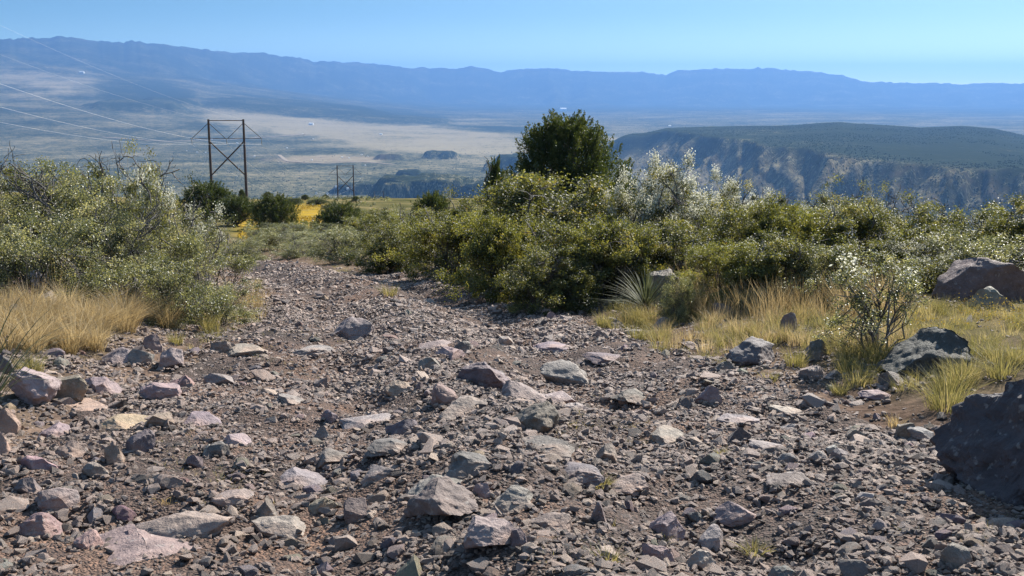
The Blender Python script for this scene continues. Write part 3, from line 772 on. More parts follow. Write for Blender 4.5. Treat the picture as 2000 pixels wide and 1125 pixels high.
for x, y, s, tone in cand:
    q = min(LANDMARKS, key=lambda q: math.hypot(x - q[1], y - q[2]) - q[3] * .3)
    dx, dy = x - q[1], y - q[2]
    side = ('right of' if dx > 0 else 'left of') if abs(dx) > abs(dy) * .8 else ('beyond' if dy > 0 else 'in front of')
    near_land.setdefault((side, landmark_phrase(q[0]), tone), []).append((math.hypot(dx, dy), x, y, s, tone))
for (side, lm, _t), lst in near_land.items():
    lst.sort()
    for i, (dd, x, y, s, tone) in enumerate(lst):
        z = float(surf(np.array([x]), np.array([y]))[0])
        o = link('stone', PROTO[int(g.integers(len(PROTO)))], None, (x, y, z + s * .12))
        o.scale = (s, s * g.uniform(.8, 1.1), s * g.uniform(.75, 1.15))
        o.rotation_euler = (g.uniform(-.35, .35), g.uniform(-.35, .35), g.uniform(0, 6.28))
        c = [.5 * a_c + .5 * b_c for a_c, b_c in zip(TONES[tone], (.22, .175, .16))]; o.color = (*[k * g.uniform(.85, 1.15) for k in c], 1)
        size = 'fist-sized' if s < .06 else ('hand-sized' if s < .09 else 'head-sized')
        rank = f', {ORD[min(i, 11)]} to it' if len(lst) > 1 else ''
        tag(o, f'{size} {TNAME[tone]} stone {side} the {lm}{rank}', 'stone', 'loose stones on the track')
        ROCKS.append(('stone', x, y, s * 2, tone))

# ------------------------------------------------------------------ gravel: uncountable, instanced from stones of 80 faces
def make_gravel():
    g = np.random.default_rng(99)
    P, S, I = [], [], []
    # size range, reach, number per square metre on the track
    for s0, s1, reach, dens in ((.008, .014, 8.5, 1150), (.014, .024, 14.5, 850), (.024, .042, 24, 440), (.042, .075, 34, 85), (.075, .13, 36, 9)):
        wmax = lambda y: .56 * y + 1.6
        area_n = int(dens * (wmax(reach) * 2) * (reach - 2.2))
        x = g.uniform(-1, 1, area_n) * wmax(reach); y = g.uniform(2.2, reach, area_n)
        ok = np.abs(x) < wmax(y)
        x, y = x[ok], y[ok]
        uu = np.abs(x - track_x(y)) - track_hw(y)
        left = (x - track_x(y)) < 0
        keep_p = np.where(uu < 0, 1.0, np.where(left, .9, .5) * np.exp(-np.maximum(uu, 0) / np.where(left, 1.7, 1.1)))
        clump = .55 + 1.0 * fbm2(x * .8 + 9, y * .8, 4)
        ok = g.random(len(x)) < keep_p * np.clip(clump, .12, 1)
        x, y = x[ok], y[ok]
        n = len(x)
        s = s0 * (s1 / s0)**(g.random(n)**1.4)
        z = surf(x, y) + s * np.where(s > .04, g.uniform(-.35, .1, n), g.uniform(-.15, .3, n))
        P.append(np.stack([x, y, z], -1))
        S.append(np.stack([s, s * g.uniform(.8, 1.2, n), s * g.uniform(.7, 1.1, n)], -1))
    # rubble banked against the larger rocks
    for lb, rx, ry, rw, tn in ROCKS:
        k = int(26 * (rw / .2)**.8) if rw > .1 else 6
        a = g.uniform(0, 2 * math.pi, k); q = rw * g.uniform(.42, .85, k)
        x = rx + np.cos(a) * q; y = ry + np.sin(a) * q
        s = np.minimum(.012 * (4.0)**(g.random(k)**1.5), rw * .25)
        P.append(np.stack([x, y, surf(x, y) + s * .3], -1)); S.append(np.stack([s, s * g.uniform(.8, 1.2, k), s * g.uniform(.7, 1.1, k)], -1))
    P = np.concatenate(P); S = np.concatenate(S); n = len(P)
    rot = np.stack([g.uniform(-.5, .5, n), g.uniform(-.5, .5, n), g.uniform(0, 6.283, n)], -1)
    me = bpy.data.meshes.new('gravel')
    me.vertices.add(n); me.vertices.foreach_set('co', P.astype(np.float32).ravel())
    for nm, arr in (('size', S), ('turn', rot)):
        a = me.attributes.new(nm, 'FLOAT_VECTOR', 'POINT'); a.data.foreach_set('vector', arr.astype(np.float32).ravel())
    a = me.attributes.new('which', 'INT', 'POINT'); a.data.foreach_set('value', g.integers(0, 12, n).astype(np.int32))
    me.materials.append(M_GRAVEL)
    o = link('gravel', me, kind='stuff', label='loose angular grey and reddish gravel covering the track', category='gravel')
    gt = bpy.data.node_groups.new('gravel_scatter', 'GeometryNodeTree')
    gt.interface.new_socket('Geometry', in_out='INPUT', socket_type='NodeSocketGeometry')
    gt.interface.new_socket('Geometry', in_out='OUTPUT', socket_type='NodeSocketGeometry')
    gi = gt.nodes.new('NodeGroupInput'); go = gt.nodes.new('NodeGroupOutput')
    iop = gt.nodes.new('GeometryNodeInstanceOnPoints'); jn = gt.nodes.new('GeometryNodeJoinGeometry')
    for k in range(12):
        q = np.random.default_rng(900 + k)
        pts = q.normal(size=(15, 3)); pts /= np.linalg.norm(pts, axis=1)[:, None]
        pts *= np.array([1, q.uniform(.55, .95), q.uniform(.35, .75)]) * q.uniform(.75, 1.05, (15, 1))
        bm = bmesh.new()
        for c_ in pts: bm.verts.new(c_)
        hull = bmesh.ops.convex_hull(bm, input=bm.verts)
        bmesh.ops.delete(bm, geom=[e for e in hull['geom_interior'] if isinstance(e, bmesh.types.BMVert)], context='VERTS')
        bm.verts.index_update(); bm.faces.ensure_lookup_table()
        v = np.array([x.co[:] for x in bm.verts]); f = np.array([[w_.index for w_ in x.verts] for x in bm.faces]); bm.free()
        po = bpy.data.objects.new('gravel_grain', mesh_np('gravel_grain', v, f, False, None, M_GRAVEL))
        oi = gt.nodes.new('GeometryNodeObjectInfo'); oi.inputs['Object'].default_value = po; oi.inputs['As Instance'].default_value = False
        g2 = gt.nodes.new('GeometryNodeGeometryToInstance')
        gt.links.new(oi.outputs['Geometry'], g2.inputs[0]); gt.links.new(g2.outputs[0], jn.inputs[0])
    def named(nm, typ):
        a = gt.nodes.new('GeometryNodeInputNamedAttribute'); a.data_type = typ; a.inputs['Name'].default_value = nm
        return a.outputs['Attribute']
    gt.links.new(gi.outputs[0], iop.inputs['Points']); gt.links.new(jn.outputs[0], iop.inputs['Instance'])
    iop.inputs['Pick Instance'].default_value = True
    gt.links.new(named('which', 'INT'), iop.inputs['Instance Index'])
    e2r = gt.nodes.new('FunctionNodeEulerToRotation'); gt.links.new(named('turn', 'FLOAT_VECTOR'), e2r.inputs[0])
    gt.links.new(e2r.outputs[0], iop.inputs['Rotation'])
    gt.links.new(named('size', 'FLOAT_VECTOR'), iop.inputs['Scale'])
    gt.links.new(iop.outputs[0], go.inputs[0])
    md = o.modifiers.new('scatter', 'NODES'); md.node_group = gt
    print('gravel', n)
make_gravel()

# ------------------------------------------------------------------ shrubs and trees
def leaf_quads(c, length, width, g, up=0.25, axis=None, spread=1.0):
    """diamond leaves around the points c"""
    n = len(c)
    d = g.normal(size=(n, 3)) * spread
    if axis is not None: d = d + axis
    d[:, 2] += up
    d /= np.linalg.norm(d, axis=1)[:, None]
    q = g.normal(size=(n, 3)); sd = np.cross(d, q); sd /= np.linalg.norm(sd, axis=1)[:, None] + 1e-9
    ln = length * g.uniform(.65, 1.25, n)[:, None]; wd = width * g.uniform(.7, 1.2, n)[:, None]
    nm = np.cross(d, sd)
    V = np.stack([c - d * ln * .5, c + sd * wd * .5 + nm * wd * .12, c + d * ln * .5, c - sd * wd * .5 + nm * wd * .12], 1).reshape(-1, 3)
    Fc = np.arange(n * 4).reshape(n, 4)
    return V, Fc
def curve(a, b, g, bend=.15, n=5, sag=0.0):
    a = np.asarray(a, float); b = np.asarray(b, float)
    L_ = np.linalg.norm(b - a)
    off = g.normal(size=3) * bend * L_
    t = np.linspace(0, 1, n)[:, None]
    wob = g.normal(size=(n, 3)) * .03 * L_ * np.sin(t * math.pi)
    return a + (b - a) * t + off * (t * (1 - t)) * 2 + wob + np.array([0, 0, sag]) * (t * (1 - t))
def twig_tree(base, direction, length, rad, g, depth=3):
    """bare, forking, crooked branch"""
    paths, radii = [], []
    def go(p, d, l, r, k):
        n = 5
        pts = [p]; dd = d / np.linalg.norm(d)
        for i in range(n - 1):
            dd = dd + g.normal(size=3) * .28; dd[2] += .06; dd /= np.linalg.norm(dd)
            pts.append(pts[-1] + dd * l / (n - 1))
        paths.append(np.array(pts)); radii.append(np.linspace(r, r * .6, n))
        if k > 0:
            for _ in range(int(g.integers(2, 4))):
                i = int(g.integers(1, n))
                go(pts[i], dd + g.normal(size=3) * .7, l * g.uniform(.45, .75), r * .6, k - 1)
    go(np.asarray(base, float), np.asarray(direction, float), length, rad, depth)
    return paths, radii
def make_shrub(seed, W, Hh, clumps, per, leaf, mats, dead=0, plume=0, stems=7, open_=0.0, sig=.10, plume_top=.75, trunk=False):
    """meshes (wood, foliage, dead branches, plumes) of a shrub W metres wide and Hh tall, its foot at the origin"""
    g = np.random.default_rng(seed)
    th = np.arccos(g.uniform(-.6, 1, clumps)); ph = g.uniform(0, 2 * math.pi, clumps)
    D = np.stack([np.sin(th) * np.cos(ph), np.sin(th) * np.sin(ph), np.cos(th)], -1)
    ns = max(9, clumps // 7)                                   # boughs: clumps gather round them with gaps between
    bough = g.normal(size=(ns, 3)); bough[:, 2] = 0; bough /= np.linalg.norm(bough, axis=1)[:, None]; bz = g.uniform(-.8, 1, ns); bough *= np.sqrt(1 - bz * bz)[:, None]; bough[:, 2] = bz
    D = bough[g.integers(0, ns, clumps)] + g.normal(size=(clumps, 3)) * .17
    lump = 1 + .5 * fbm3(D * 1.5 + seed * 1.7, 3)
    rad = np.clip(g.normal(.86, .16, clumps), .15, 1.1) * lump / np.maximum(1, np.linalg.norm(D, axis=1))
    inner = g.random(clumps) < .22
    rad = np.where(inner, rad * g.uniform(.3, .8, clumps), rad)
    C = D * rad[:, None] * np.array([W / 2, W / 2, Hh * .58]) + np.array([0, 0, Hh * .40])
    C[:, 2] = np.maximum(C[:, 2], .12 * Hh * g.random(clumps) + .03)
    if trunk: C[:, 2] = np.maximum(C[:, 2], Hh * .38 + .15 * g.random(clumps))
    C[:, 2] *= Hh / np.quantile(C[:, 2] + sig * .7, .975)
    # stems
    ends = []
    paths, radii = [], []
    for i in range(stems):
        a = i / stems * 2 * math.pi + g.uniform(-.4, .4)
        b0 = np.array([math.cos(a), math.sin(a), 0]) * W * (.02 if trunk else .06)
        e = np.array([math.cos(a) * W * g.uniform(.08, .3), math.sin(a) * W * g.uniform(.08, .3), Hh * g.uniform(.4, .72)])
        p = curve(b0 - np.array([0, 0, .08]), e, g, .2, 7)
        paths.append(p); radii.append(np.linspace(.034 if trunk else .022, .010, 7) * (W / 2)**.5)
        ends.append(p)
    for c in C[:int(clumps * .75)]:
        p = ends[int(np.argmin([np.linalg.norm(e[4] - c) for e in ends]))]
        s = p[int(g.integers(2, 7))]
        paths.append(curve(s, c, g, .22, 4)); radii.append(np.linspace(.008, .0028, 4))
    wv, wf = tubes(paths, radii, 3)
    wood = mesh_np('branches', wv, wf, True, None, M_BARK)
    # leaves
    cnt = np.maximum(4, (per * g.uniform(.4, 1.5, clumps))).astype(int)
    idx = np.repeat(np.arange(clumps), cnt)
    sg = sig * .8 * g.uniform(.5, 1.35, clumps)
    pts = C[idx] + g.normal(size=(len(idx), 3)) * (sg[idx])[:, None] * np.array([1, 1, .8])
    ok = pts[:, 2] > .02
    pts, idx = pts[ok], idx[ok]
    V, Fc = leaf_quads(pts, leaf, leaf * .58, g)
    ct = g.normal(0, .2, clumps)
    tint = np.clip(.5 + ct[idx] + g.normal(0, .16, len(idx)), 0, 1)
    tint = np.where(g.random(len(idx)) < .005, 1.0, np.minimum(tint, .97))
    fol = mesh_np('foliage', V, Fc, False, {'tint': np.repeat(tint, 4)}, mats)
    out = {'branches': wood, 'foliage': fol}
    if dead:
        for i in range(dead):
            a = g.uniform(0, 6.28); q = g.uniform(.1, .42) * W
            b0 = np.array([math.cos(a) * q, math.sin(a) * q, Hh * g.uniform(.6, .88)])
            pp, rr_ = twig_tree(b0, np.array([math.cos(a) * .5, math.sin(a) * .5, 1.0]), Hh * g.uniform(.22, .4), .017, g, 2)
            v, f = tubes(pp, rr_, 3)
            out['dead_branch%d' % i] = mesh_np('dead_branch', v, f, True, None, M_DEAD)
    if plume:
        sel = np.where(C[:, 2] > np.quantile(C[:, 2], plume_top))[0]
        tp = C[sel[g.integers(0, len(sel), max(3, plume // 60))]]
        tp = tp + np.array([0, 0, .06]) + g.normal(size=tp.shape) * .04
        idp = np.repeat(np.arange(len(tp)), 60)
        pts = tp[idp] + g.normal(size=(len(idp), 3)) * np.array([.055, .055, .075])
        V, Fc = leaf_quads(pts, .036, .022, g, .8)
        out['seed_plumes'] = mesh_np('seed_plumes', V, Fc, False, {'tint': np.repeat(g.random(len(pts)), 4)}, M_PLUME)
    return out, W, Hh
def make_juniper(seed, W, Hh, sprays, per, leaf=.05):
    g = np.random.default_rng(seed)
    # upright sprays around limbs; rounded cone
    hh = g.random(sprays)**.8
    ph = g.uniform(0, 2 * math.pi, sprays)
    env = np.clip(1.02 - hh**2.2, 0.03, 1)**.62
    lump = 1 + .6 * fbm3(np.stack([np.cos(ph) * 1.3, np.sin(ph) * 1.3, hh * 2.4], -1) + seed, 3)
    q = env * lump * W / 2 * 1.05 * (g.random(sprays)**.35)
    C = np.stack([np.cos(ph) * q, np.sin(ph) * q, .10 * Hh + hh * Hh * .84], -1)
    axis = np.stack([np.cos(ph) * .35, np.sin(ph) * .35, np.ones(sprays)], -1); axis /= np.linalg.norm(axis, axis=1)[:, None]
    ln = g.uniform(.16, .6, sprays) * (W / 2.6)**.5
    idx = np.repeat(np.arange(sprays), per)
    t = g.random(len(idx))
    rad = (.075 * (1 - t) + .012)[:, None] * (W / 2.6)**.5
    pts = C[idx] + axis[idx] * (t * ln[idx])[:, None] + g.normal(size=(len(idx), 3)) * rad * .9
    V, Fc = leaf_quads(pts, leaf, leaf * .42, g, .3, axis[idx] * 1.2, .7)
    tint = np.clip(.42 + g.normal(0, .14, sprays)[idx] + .3 * (t - .4) + g.normal(0, .1, len(idx)), 0, 1)
    fol = mesh_np('crown', V, Fc, False, {'tint': np.repeat(tint, 4)}, M_JUNI)
    paths = [curve((0, 0, -.15), (0.05 * W, 0, Hh * .8), g, .06, 8)]; radii = [np.linspace(.085, .02, 8) * W / 2.6]
    for c in C[::max(1, sprays // 140)]:
        s = paths[0][int(g.integers(1, 7))]
        paths.append(curve(s, c, g, .15, 5)); radii.append(np.linspace(.028, .006, 5) * W / 2.6)
    v, f = tubes(paths, radii, 5)
    return {'trunk': mesh_np('trunk', v, f, True, None, M_BARK), 'crown': fol}, W, Hh

PR = {}
PR['oak0'] = make_shrub(101, 2.4, 1.9, 250, 190, .046, M_OAK, dead=3)
PR['oak1'] = make_shrub(102, 2.6, 1.7, 250, 190, .046, M_OAK2, dead=2)
PR['oak2'] = make_shrub(103, 2.2, 1.9, 240, 190, .046, M_OAK, dead=5, stems=9)
PR['plume0'] = make_shrub(104, 2.2, 1.9, 230, 130, .038, M_OAK, dead=4, plume=10500, plume_top=.55, sig=.12)
PR['plume1'] = make_shrub(105, 2.0, 1.9, 220, 130, .038, M_OAK, dead=6, plume=2600, plume_top=.6, sig=.12)
PR['sage0'] = make_shrub(106, 2.2, 1.1, 230, 120, .034, M_SAGE, sig=.09)
PR['sage1'] = make_shrub(107, 1.8, 1.2, 200, 110, .034, M_SAGE, sig=.09, dead=2)
PR['bare0'] = make_shrub(108, 2.3, 1.9, 170, 110, .036, M_SAGE, dead=9, stems=10)
PR['bare1'] = make_shrub(109, 2.1, 1.9, 170, 110, .036, M_SAGE, dead=9, stems=10)
PR['tree0'] = make_shrub(110, 1.7, 1.7, 75, 100, .034, M_SAGE, dead=2, stems=4, trunk=True, plume=700)
PR['sparse'] = make_shrub(111, 1.0, 1.1, 110, 70, .026, M_SAGE, stems=9, plume=180, plume_top=.5, sig=.055)
PR['jun0'] = make_juniper(201, 2.7, 3.6, 1000, 105, .055)
PR['jun1'] = make_juniper(202, 2.6, 2.4, 480, 60, .075)
PR['jun2'] = make_juniper(203, 0.9, 1.9, 170, 70, .055)
PART_NAMES = {'branches': 'branches', 'foliage': 'foliage', 'dead_branch': 'dead_branch', 'seed_plumes': 'seed_plumes', 'trunk': 'trunk', 'crown': 'crown'}
def plant(kind, px, Y, ytop, wpx, name, label, category, group=None, rot=None, sxy=1.0):
    parts, W, Hh = PR[kind]
    top = at_depth(px, ytop, Y)
    r = float(np.linalg.norm(top - CAM))
    x, y = float(top[0]), float(top[1])
    z = h1(x, y)
    o = link(name, None, None, (x, y, z))
    o.empty_display_size = .3
    s = wpx / F_PX * r / W * (1.0 if kind[:3] == 'jun' else 1.12)
    o.scale = (s, s * sxy, max(.25, (top[2] - z) / (Hh * 1.0)))
    o.rotation_euler = (0, 0, random.uniform(0, 6.28) if rot is None else rot)
    for k, me in parts.items():
        c = link(PART_NAMES[k.rstrip('0123456789')], me, o)
        if k == 'seed_plumes': c['kind'] = 'stuff'
    return tag(o, label, category, group)
G_R = 'shrubs along the right of the track'
G_L = 'shrubs on the left bank'
# right side, far to near
plant('jun0', 1105, 26, 236, 240, 'juniper_tree', 'dark rounded juniper tree rising above the right-hand shrubs', 'tree')
plant('jun2', 968, 24, 318, 46, 'juniper_sapling', 'slim dark juniper sapling left of the rounded juniper', 'tree')
plant('jun1', 845, 46, 384, 92, 'juniper_tree', 'small conical juniper poking above the shrubs beyond the track', 'tree')
plant('jun1', 665, 50, 402, 100, 'juniper_shrub', 'low rounded dark juniper beside the yellow field', 'shrub')
for a in [('sage1', 622, 34, 458, 80, 'small grey-green shrub at the far bend of the track'),
          ('sage0', 690, 29, 446, 150, 'wide grey-green shrub right of the far track'),
          ('oak1', 735, 33, 424, 150, 'olive shrub behind the wide grey-green shrub'),
          ('oak0', 770, 24, 438, 150, 'shady olive shrub hanging over the far track edge'),
          ('oak2', 850, 27, 412, 150, 'pale-topped shrub in front of the small conical juniper'),
          ('oak1', 880, 20, 420, 200, 'dense olive shrub along the middle of the track edge'),
          ('oak0', 945, 22, 392, 160, 'tall olive shrub below the slim sapling'),
          ('oak2', 1070, 18.5, 352, 290, 'biggest olive shrub, domed, in front of the rounded juniper'),
          ('oak1', 985, 16.5, 425, 190, 'dark-skirted olive shrub shading the track edge'),
          ('oak0', 1120, 15.5, 440, 220, 'broad yellow-green shrub at the foot of the biggest shrub'),
          ('oak1', 1190, 15, 440, 190, 'yellow-green shrub left of the spiky sotol'),
          ('plume0', 1255, 18, 345, 170, 'shrub with the leftmost tall white seed plumes'),
          ('plume0', 1345, 17.5, 348, 180, 'shrub thick with white plumes and a black dead branch'),
          ('plume0', 1415, 18, 366, 150, 'white-plumed shrub with a drooping right side'),
          ('oak2', 1330, 15.5, 440, 190, 'olive shrub over the spiky sotol and grey boulder'),
          ('oak0', 1465, 16, 405, 190, 'green shrub between white-plumed shrubs and the dry grass'),
          ('bare0', 1510, 18, 402, 150, 'shrub topped by bare grey twigs right of the white plumes'),
          ('oak1', 1560, 16, 405, 190, 'deep green shrub behind the straw-coloured grass'),
          ('plume1', 1625, 18, 378, 130, 'shrub with one small white plume against the canyon'),
          ('oak2', 1665, 16, 405, 190, 'dense shrub behind the young sparse shrub'),
          ('plume1', 1722, 17.5, 388, 110, 'narrow shrub with a tall white-flecked tip'),
          ('bare0', 1775, 18, 410, 150, 'shrub with black dead twigs standing above the mesa foot'),
          ('plume1', 1795, 14.5, 470, 170, 'silvery shrub left of the long smooth boulder'),
          ('oak0', 1850, 16.5, 405, 190, 'golden-green shrub above the long smooth boulder'),
          ('bare1', 1925, 18, 418, 160, 'tangled twiggy shrub near the right edge'),
          ('sage0', 1935, 14.5, 462, 240, 'low silvery-green shrub behind the long smooth boulder'),
          ('oak2', 2010, 16.5, 400, 190, 'leafy shrub cut by the right edge of view'),
          ('sage0', 1600, 13.0, 485, 210, 'low dark shrub tucked behind the tallest dry grass'),
          ('oak1', 1430, 13.2, 478, 180, 'low olive shrub behind the dry grass bank'),
          ('oak2', 1520, 13.0, 470, 180, 'leafy green shrub close behind the middle of the dry grass'),
          ('oak0', 1690, 13.0, 475, 190, 'leafy green shrub directly behind the sparse young shrub'),
          ('oak1', 1400, 14.4, 480, 130, 'compact dark shrub right of the spiky sotol'),
          ('oak2', 1225, 15.4, 450, 150, 'shaded shrub behind the spiky sotol blades'),
          ('oak0', 1060, 14.6, 490, 170, 'low olive shrub in deep shade at the track edge'),
          ('sage1', 1325, 12.6, 535, 80, 'small leafy shrub against the spiky sotol')]:
    plant(*a[:5], 'shrub', a[5], 'shrub', G_R)
plant('sparse', 1722, 9.2, 508, 175, 'young_shrub', 'sparse young shrub with small pale leaves standing before the grass bank', 'shrub')
# left side
for a in [('bare0', 20, 15.5, 340, 220, 'dark twiggy shrub at the left edge of view'),
          ('oak0', 95, 17, 330, 230, 'tall shrub behind the dark twiggy one at left'),
          ('bare1', 165, 15, 332, 240, 'shrub with crooked dead branches against the valley'),
          ('bare0', 215, 16.5, 345, 190, 'dark shrub right of the crooked dead branches'),
          ('plume1', 268, 15.5, 326, 120, 'upright pale shrub with flowering tips on the left bank'),
          ('sage0', 60, 12.6, 430, 260, 'low dark-green shrub above the left bank rocks'),
          ('bare1', 215, 13.2, 415, 170, 'shady shrub behind the long dry grass stalks'),
          ('tree0', 388, 14.5, 415, 140, 'thin-leaved shrub with slanting stems left of the track'),
          ('sage0', 320, 12.3, 502, 240, 'wide pale-green shrub at the left edge of the track'),
          ('sage1', 412, 12.9, 552, 140, 'pale spreading shrub reaching towards the track'),
          ('sage1', 345, 18, 420, 130, 'grey shrub behind the little trunked tree')]:
    plant(*a[:5], 'shrub', a[5], 'shrub', G_L)
plant('tree0', 330, 14, 345, 150, 'small_tree', 'little tree with a visible grey trunk on the left bank', 'tree')
plant('tree0', 430, 15.5, 432, 120, 'small_tree', 'small leaning tree with open crown before the yellow field', 'tree')
plant('jun1', 402, 75, 362, 112, 'juniper_shrub', 'dark juniper at the foot of the near pylon', 'shrub')
plant('jun1', 462, 68, 388, 90, 'juniper_shrub', 'dark juniper below the right leg of the near pylon', 'shrub')
plant('jun1', 536, 62, 386, 92, 'juniper_shrub', 'dark juniper left of the yellow field', 'shrub')
plant('sage0', 512, 36, 446, 100, 'shrub', 'rounded grey shrub standing where the track ends', 'shrub')
plant('sage1', 578, 32, 470, 80, 'shrub', 'low grey-green shrub crowding the bend of the track', 'shrub', G_R)
plant('oak0', 540, 45, 438, 110, 'shrub', 'olive shrub behind the rounded grey shrub at the bend', 'shrub')
plant('oak2', 605, 47, 440, 110, 'shrub', 'olive shrub just below the golden field', 'shrub')
plant('sage0', 468, 30, 468, 100, 'shrub', 'spreading grey shrub left of the bend of the track', 'shrub', G_L)
plant('oak1', 730, 58, 412, 130, 'shrub', 'low yellow-green shrub on the slope right of the low juniper', 'shrub')
plant('oak0', 790, 62, 410, 120, 'shrub', 'olive shrub on the slope left of the small conical juniper', 'shrub')
plant('sage1', 565, 42, 452, 90, 'shrub', 'small silvery shrub below the yellow field', 'shrub')
plant('sage0', 640, 40, 448, 110, 'shrub', 'silvery shrub below the low rounded juniper', 'shrub')
for i, (px, Y, yt, wpx, lb) in enumerate([(472, 130, 372, 14, 'tiny dark bush on the crest left of the near pylon leg'), (523, 140, 376, 18, 'dark round bush on the crest above the yellow field'),
        (596, 135, 390, 16, 'tiny bush on the crest right of the yellow field'), (575, 120, 396, 34, 'low bush at the upper edge of the yellow field'),
        (620, 118, 398, 40, 'flat dark bush on the crest below the second pylon'), (695, 125, 398, 16, 'dark bush beside the second pylon foot'),
        (636, 150, 392, 12, 'small bush on the skyline of the slope left of second pylon'), (650, 105, 404, 40, 'bush above the low rounded juniper'), (550, 128, 388, 14, 'small bush behind the dark juniper on the crest')]):
    plant('jun1', px, Y, yt, wpx, 'bush', lb, 'bush', 'bushes scattered on the far crest')

# ------------------------------------------------------------------ grass, sotol and other low plants
def tuft_arrays(g, n, h, lean=.35, width=.005, spread=.06, seg=3):
    """curved blades growing from one foot; verts, quads, tint"""
    a = g.uniform(0, 2 * math.pi, n); ln = h * g.uniform(.55, 1.15, n); le = lean * g.uniform(.2, 1.4, n)
    out = np.stack([np.cos(a), np.sin(a), np.zeros(n)], -1)
    foot = out * (spread * g.random(n)**.5)[:, None] + g.normal(size=(n, 3)) * np.array([.01, .01, 0])
    side = np.stack([-np.sin(a), np.cos(a), np.zeros(n)], -1); tw = g.normal(size=(n, 3)) * .6; side = side + tw
    side /= np.linalg.norm(side, axis=1)[:, None]
    t = np.linspace(0, 1, seg + 1)
    V = []
    for k in t:
        c = foot + out * (ln * le * k**1.8)[:, None] + np.array([0, 0, 1.0]) * (ln * (k - .28 * le * k**2.2))[:, None]
        wv = width * (1 - .85 * k)
        V += [c - side * wv / 2, c + side * wv / 2]
    V = np.stack(V, 1)                                        # n, 2*(seg+1), 3
    m = 2 * (seg + 1)
    base = (np.arange(n) * m)[:, None]
    q = np.array([[2 * k, 2 * k + 1, 2 * k + 3, 2 * k + 2] for k in range(seg)])
    Fc = (base[:, :, None] + q[None]).reshape(-1, 4)
    tint = np.repeat(np.clip(g.normal(.5, .22, n), 0, 1), m)
    return V.reshape(-1, 3), Fc, tint
def tuft_thing(px, py, h, kind, label, n=140, lean=.45, spread=.05, width=.005, seed=None, name='grass_tuft'):
    p = ground_at(px, py)
    g = np.random.default_rng(seed or int(px + py * 3))
    V, Fc, ti = tuft_arrays(g, n, h, lean, width, spread)
    o = link(name, mesh_np('grass_blades', V, Fc, False, {'tint': ti}, M_DRY if kind == 'dry' else M_GREENGRASS), None,
             (p[0], p[1], float(surf(p[:1], p[1:2])[0]) - .015))
    return tag(o, label, 'grass', 'single grass tufts')
for a in [(410, 652, .27, 'green', 'bright yellow-green tuft at the foot of the left shrubs', 240, .35, .09), (345, 672, .16, 'green', 'small green tuft below the left dry grass', 160, .5, .06),
          (60, 728, .20, 'green', 'green tuft above the big pale angular rock', 200, .5, .08), (1172, 962, .085, 'green', 'little green tuft in the middle of the track', 130, .9, .05),
          (1475, 1092, .08, 'green', 'little green tuft near the bottom right', 120, .9, .05), (1410, 900, .06, 'green', 'tiny grass sprig on the right wheel rut', 60, .7, .03),
          (1178, 645, .22, 'green', 'yellow-green tuft at the track edge by the brown rock', 260, .45, .09), (1655, 728, .22, 'green', 'green tuft spilling over dark rocks at the grass edge', 220, .6, .08),
          (1640, 770, .13, 'green', 'small green tuft below the dark rocks', 140, .7, .05), (1850, 795, .30, 'green', 'tall yellowish tuft beside the huge boulder', 260, .75, .14),
          (1555, 715, .19, 'green', 'short green tuft right of the sunlit-topped rock', 200, .5, .08), (1750, 842, .10, 'dry', 'dry sprig at the foot of the huge boulder', 70, .6, .04),
          (1500, 745, .12, 'green', 'thin tuft left of the dark rocks at the grass edge', 90, .6, .06), (430, 945, .05, 'green', 'weed sprig among pale slabs left of centre', 60, .9, .08),
          (320, 985, .05, 'dry', 'dry weed sprig in the left rubble', 60, .9, .09), (1185, 1112, .07, 'green', 'green sprig at the bottom edge beside pink slab', 70, .9, .04),
          (1300, 1060, .06, 'green', 'sprig growing behind the rounded pink rock', 50, .9, .04), (1110, 840, .05, 'green', 'sprig below the pale bleached slab', 50, .9, .07),
          (1955, 735, .24, 'green', 'tuft between the craggy and the huge boulder', 200, .8, .11), (760, 580, .18, 'green', 'green tuft in front of the shady shrub on the far track', 160, .6, .12),
          (1010, 612, .14, 'green', 'low green tuft at the shaded track edge', 140, .7, .12), (1290, 672, .16, 'green', 'green tuft at the lower end of the grass bank', 170, .6, .08)]:
    tuft_thing(*a)
def grass_mass(name, label, mat, spots, g, h, n, lean, width, spread):
    VV, FF, TT = [], [], []; off = 0
    for x, y, k in spots:
        V, Fc, ti = tuft_arrays(g, int(n * g.uniform(.5, 1.3)), h * k * g.uniform(.7, 1.25), lean, width, spread, 2)
        ang = g.uniform(0, 6.28)
        V = V + np.array([x, y, float(surf(np.array([x]), np.array([y]))[0]) - .02])
        ti = np.clip(ti + g.normal(0, .15), 0, 1)
        VV.append(V); FF.append(Fc + off); TT.append(ti); off += len(V)
    return link(name, mesh_np(name, np.concatenate(VV), np.concatenate(FF), False, {'tint': np.concatenate(TT)}, mat), kind='stuff', label=label, category='grass')
def scatter_px(g, n, box, reject=None):
    P, ok = ground_many(g.uniform(box[0], box[2], n * 5), g.uniform(box[1], box[3], n * 5))
    P = P[ok]
    P = P[np.abs(P[:, 0] - track_x(P[:, 1])) > track_hw(P[:, 1]) - .15]
    for q in ROCKS:
        if q[3] > .12: P = P[~((np.abs(P[:, 0] - q[1]) < q[3] * .42) & (np.abs(P[:, 1] - q[2]) < q[3] * .42))]
    return [(p[0], p[1], 1.0) for p in P[:n]]
g = np.random.default_rng(31)
sp = scatter_px(g, 34, (90, 570, 330, 650)) + scatter_px(g, 34, (0, 610, 200, 690)) + scatter_px(g, 12, (200, 560, 380, 610))
grass_mass('dry_grass', 'golden dry bunch grass massed on the left bank', M_DRY, sp, g, .33, 190, .75, .005, .07)
sp = scatter_px(g, 30, (70, 545, 300, 600))
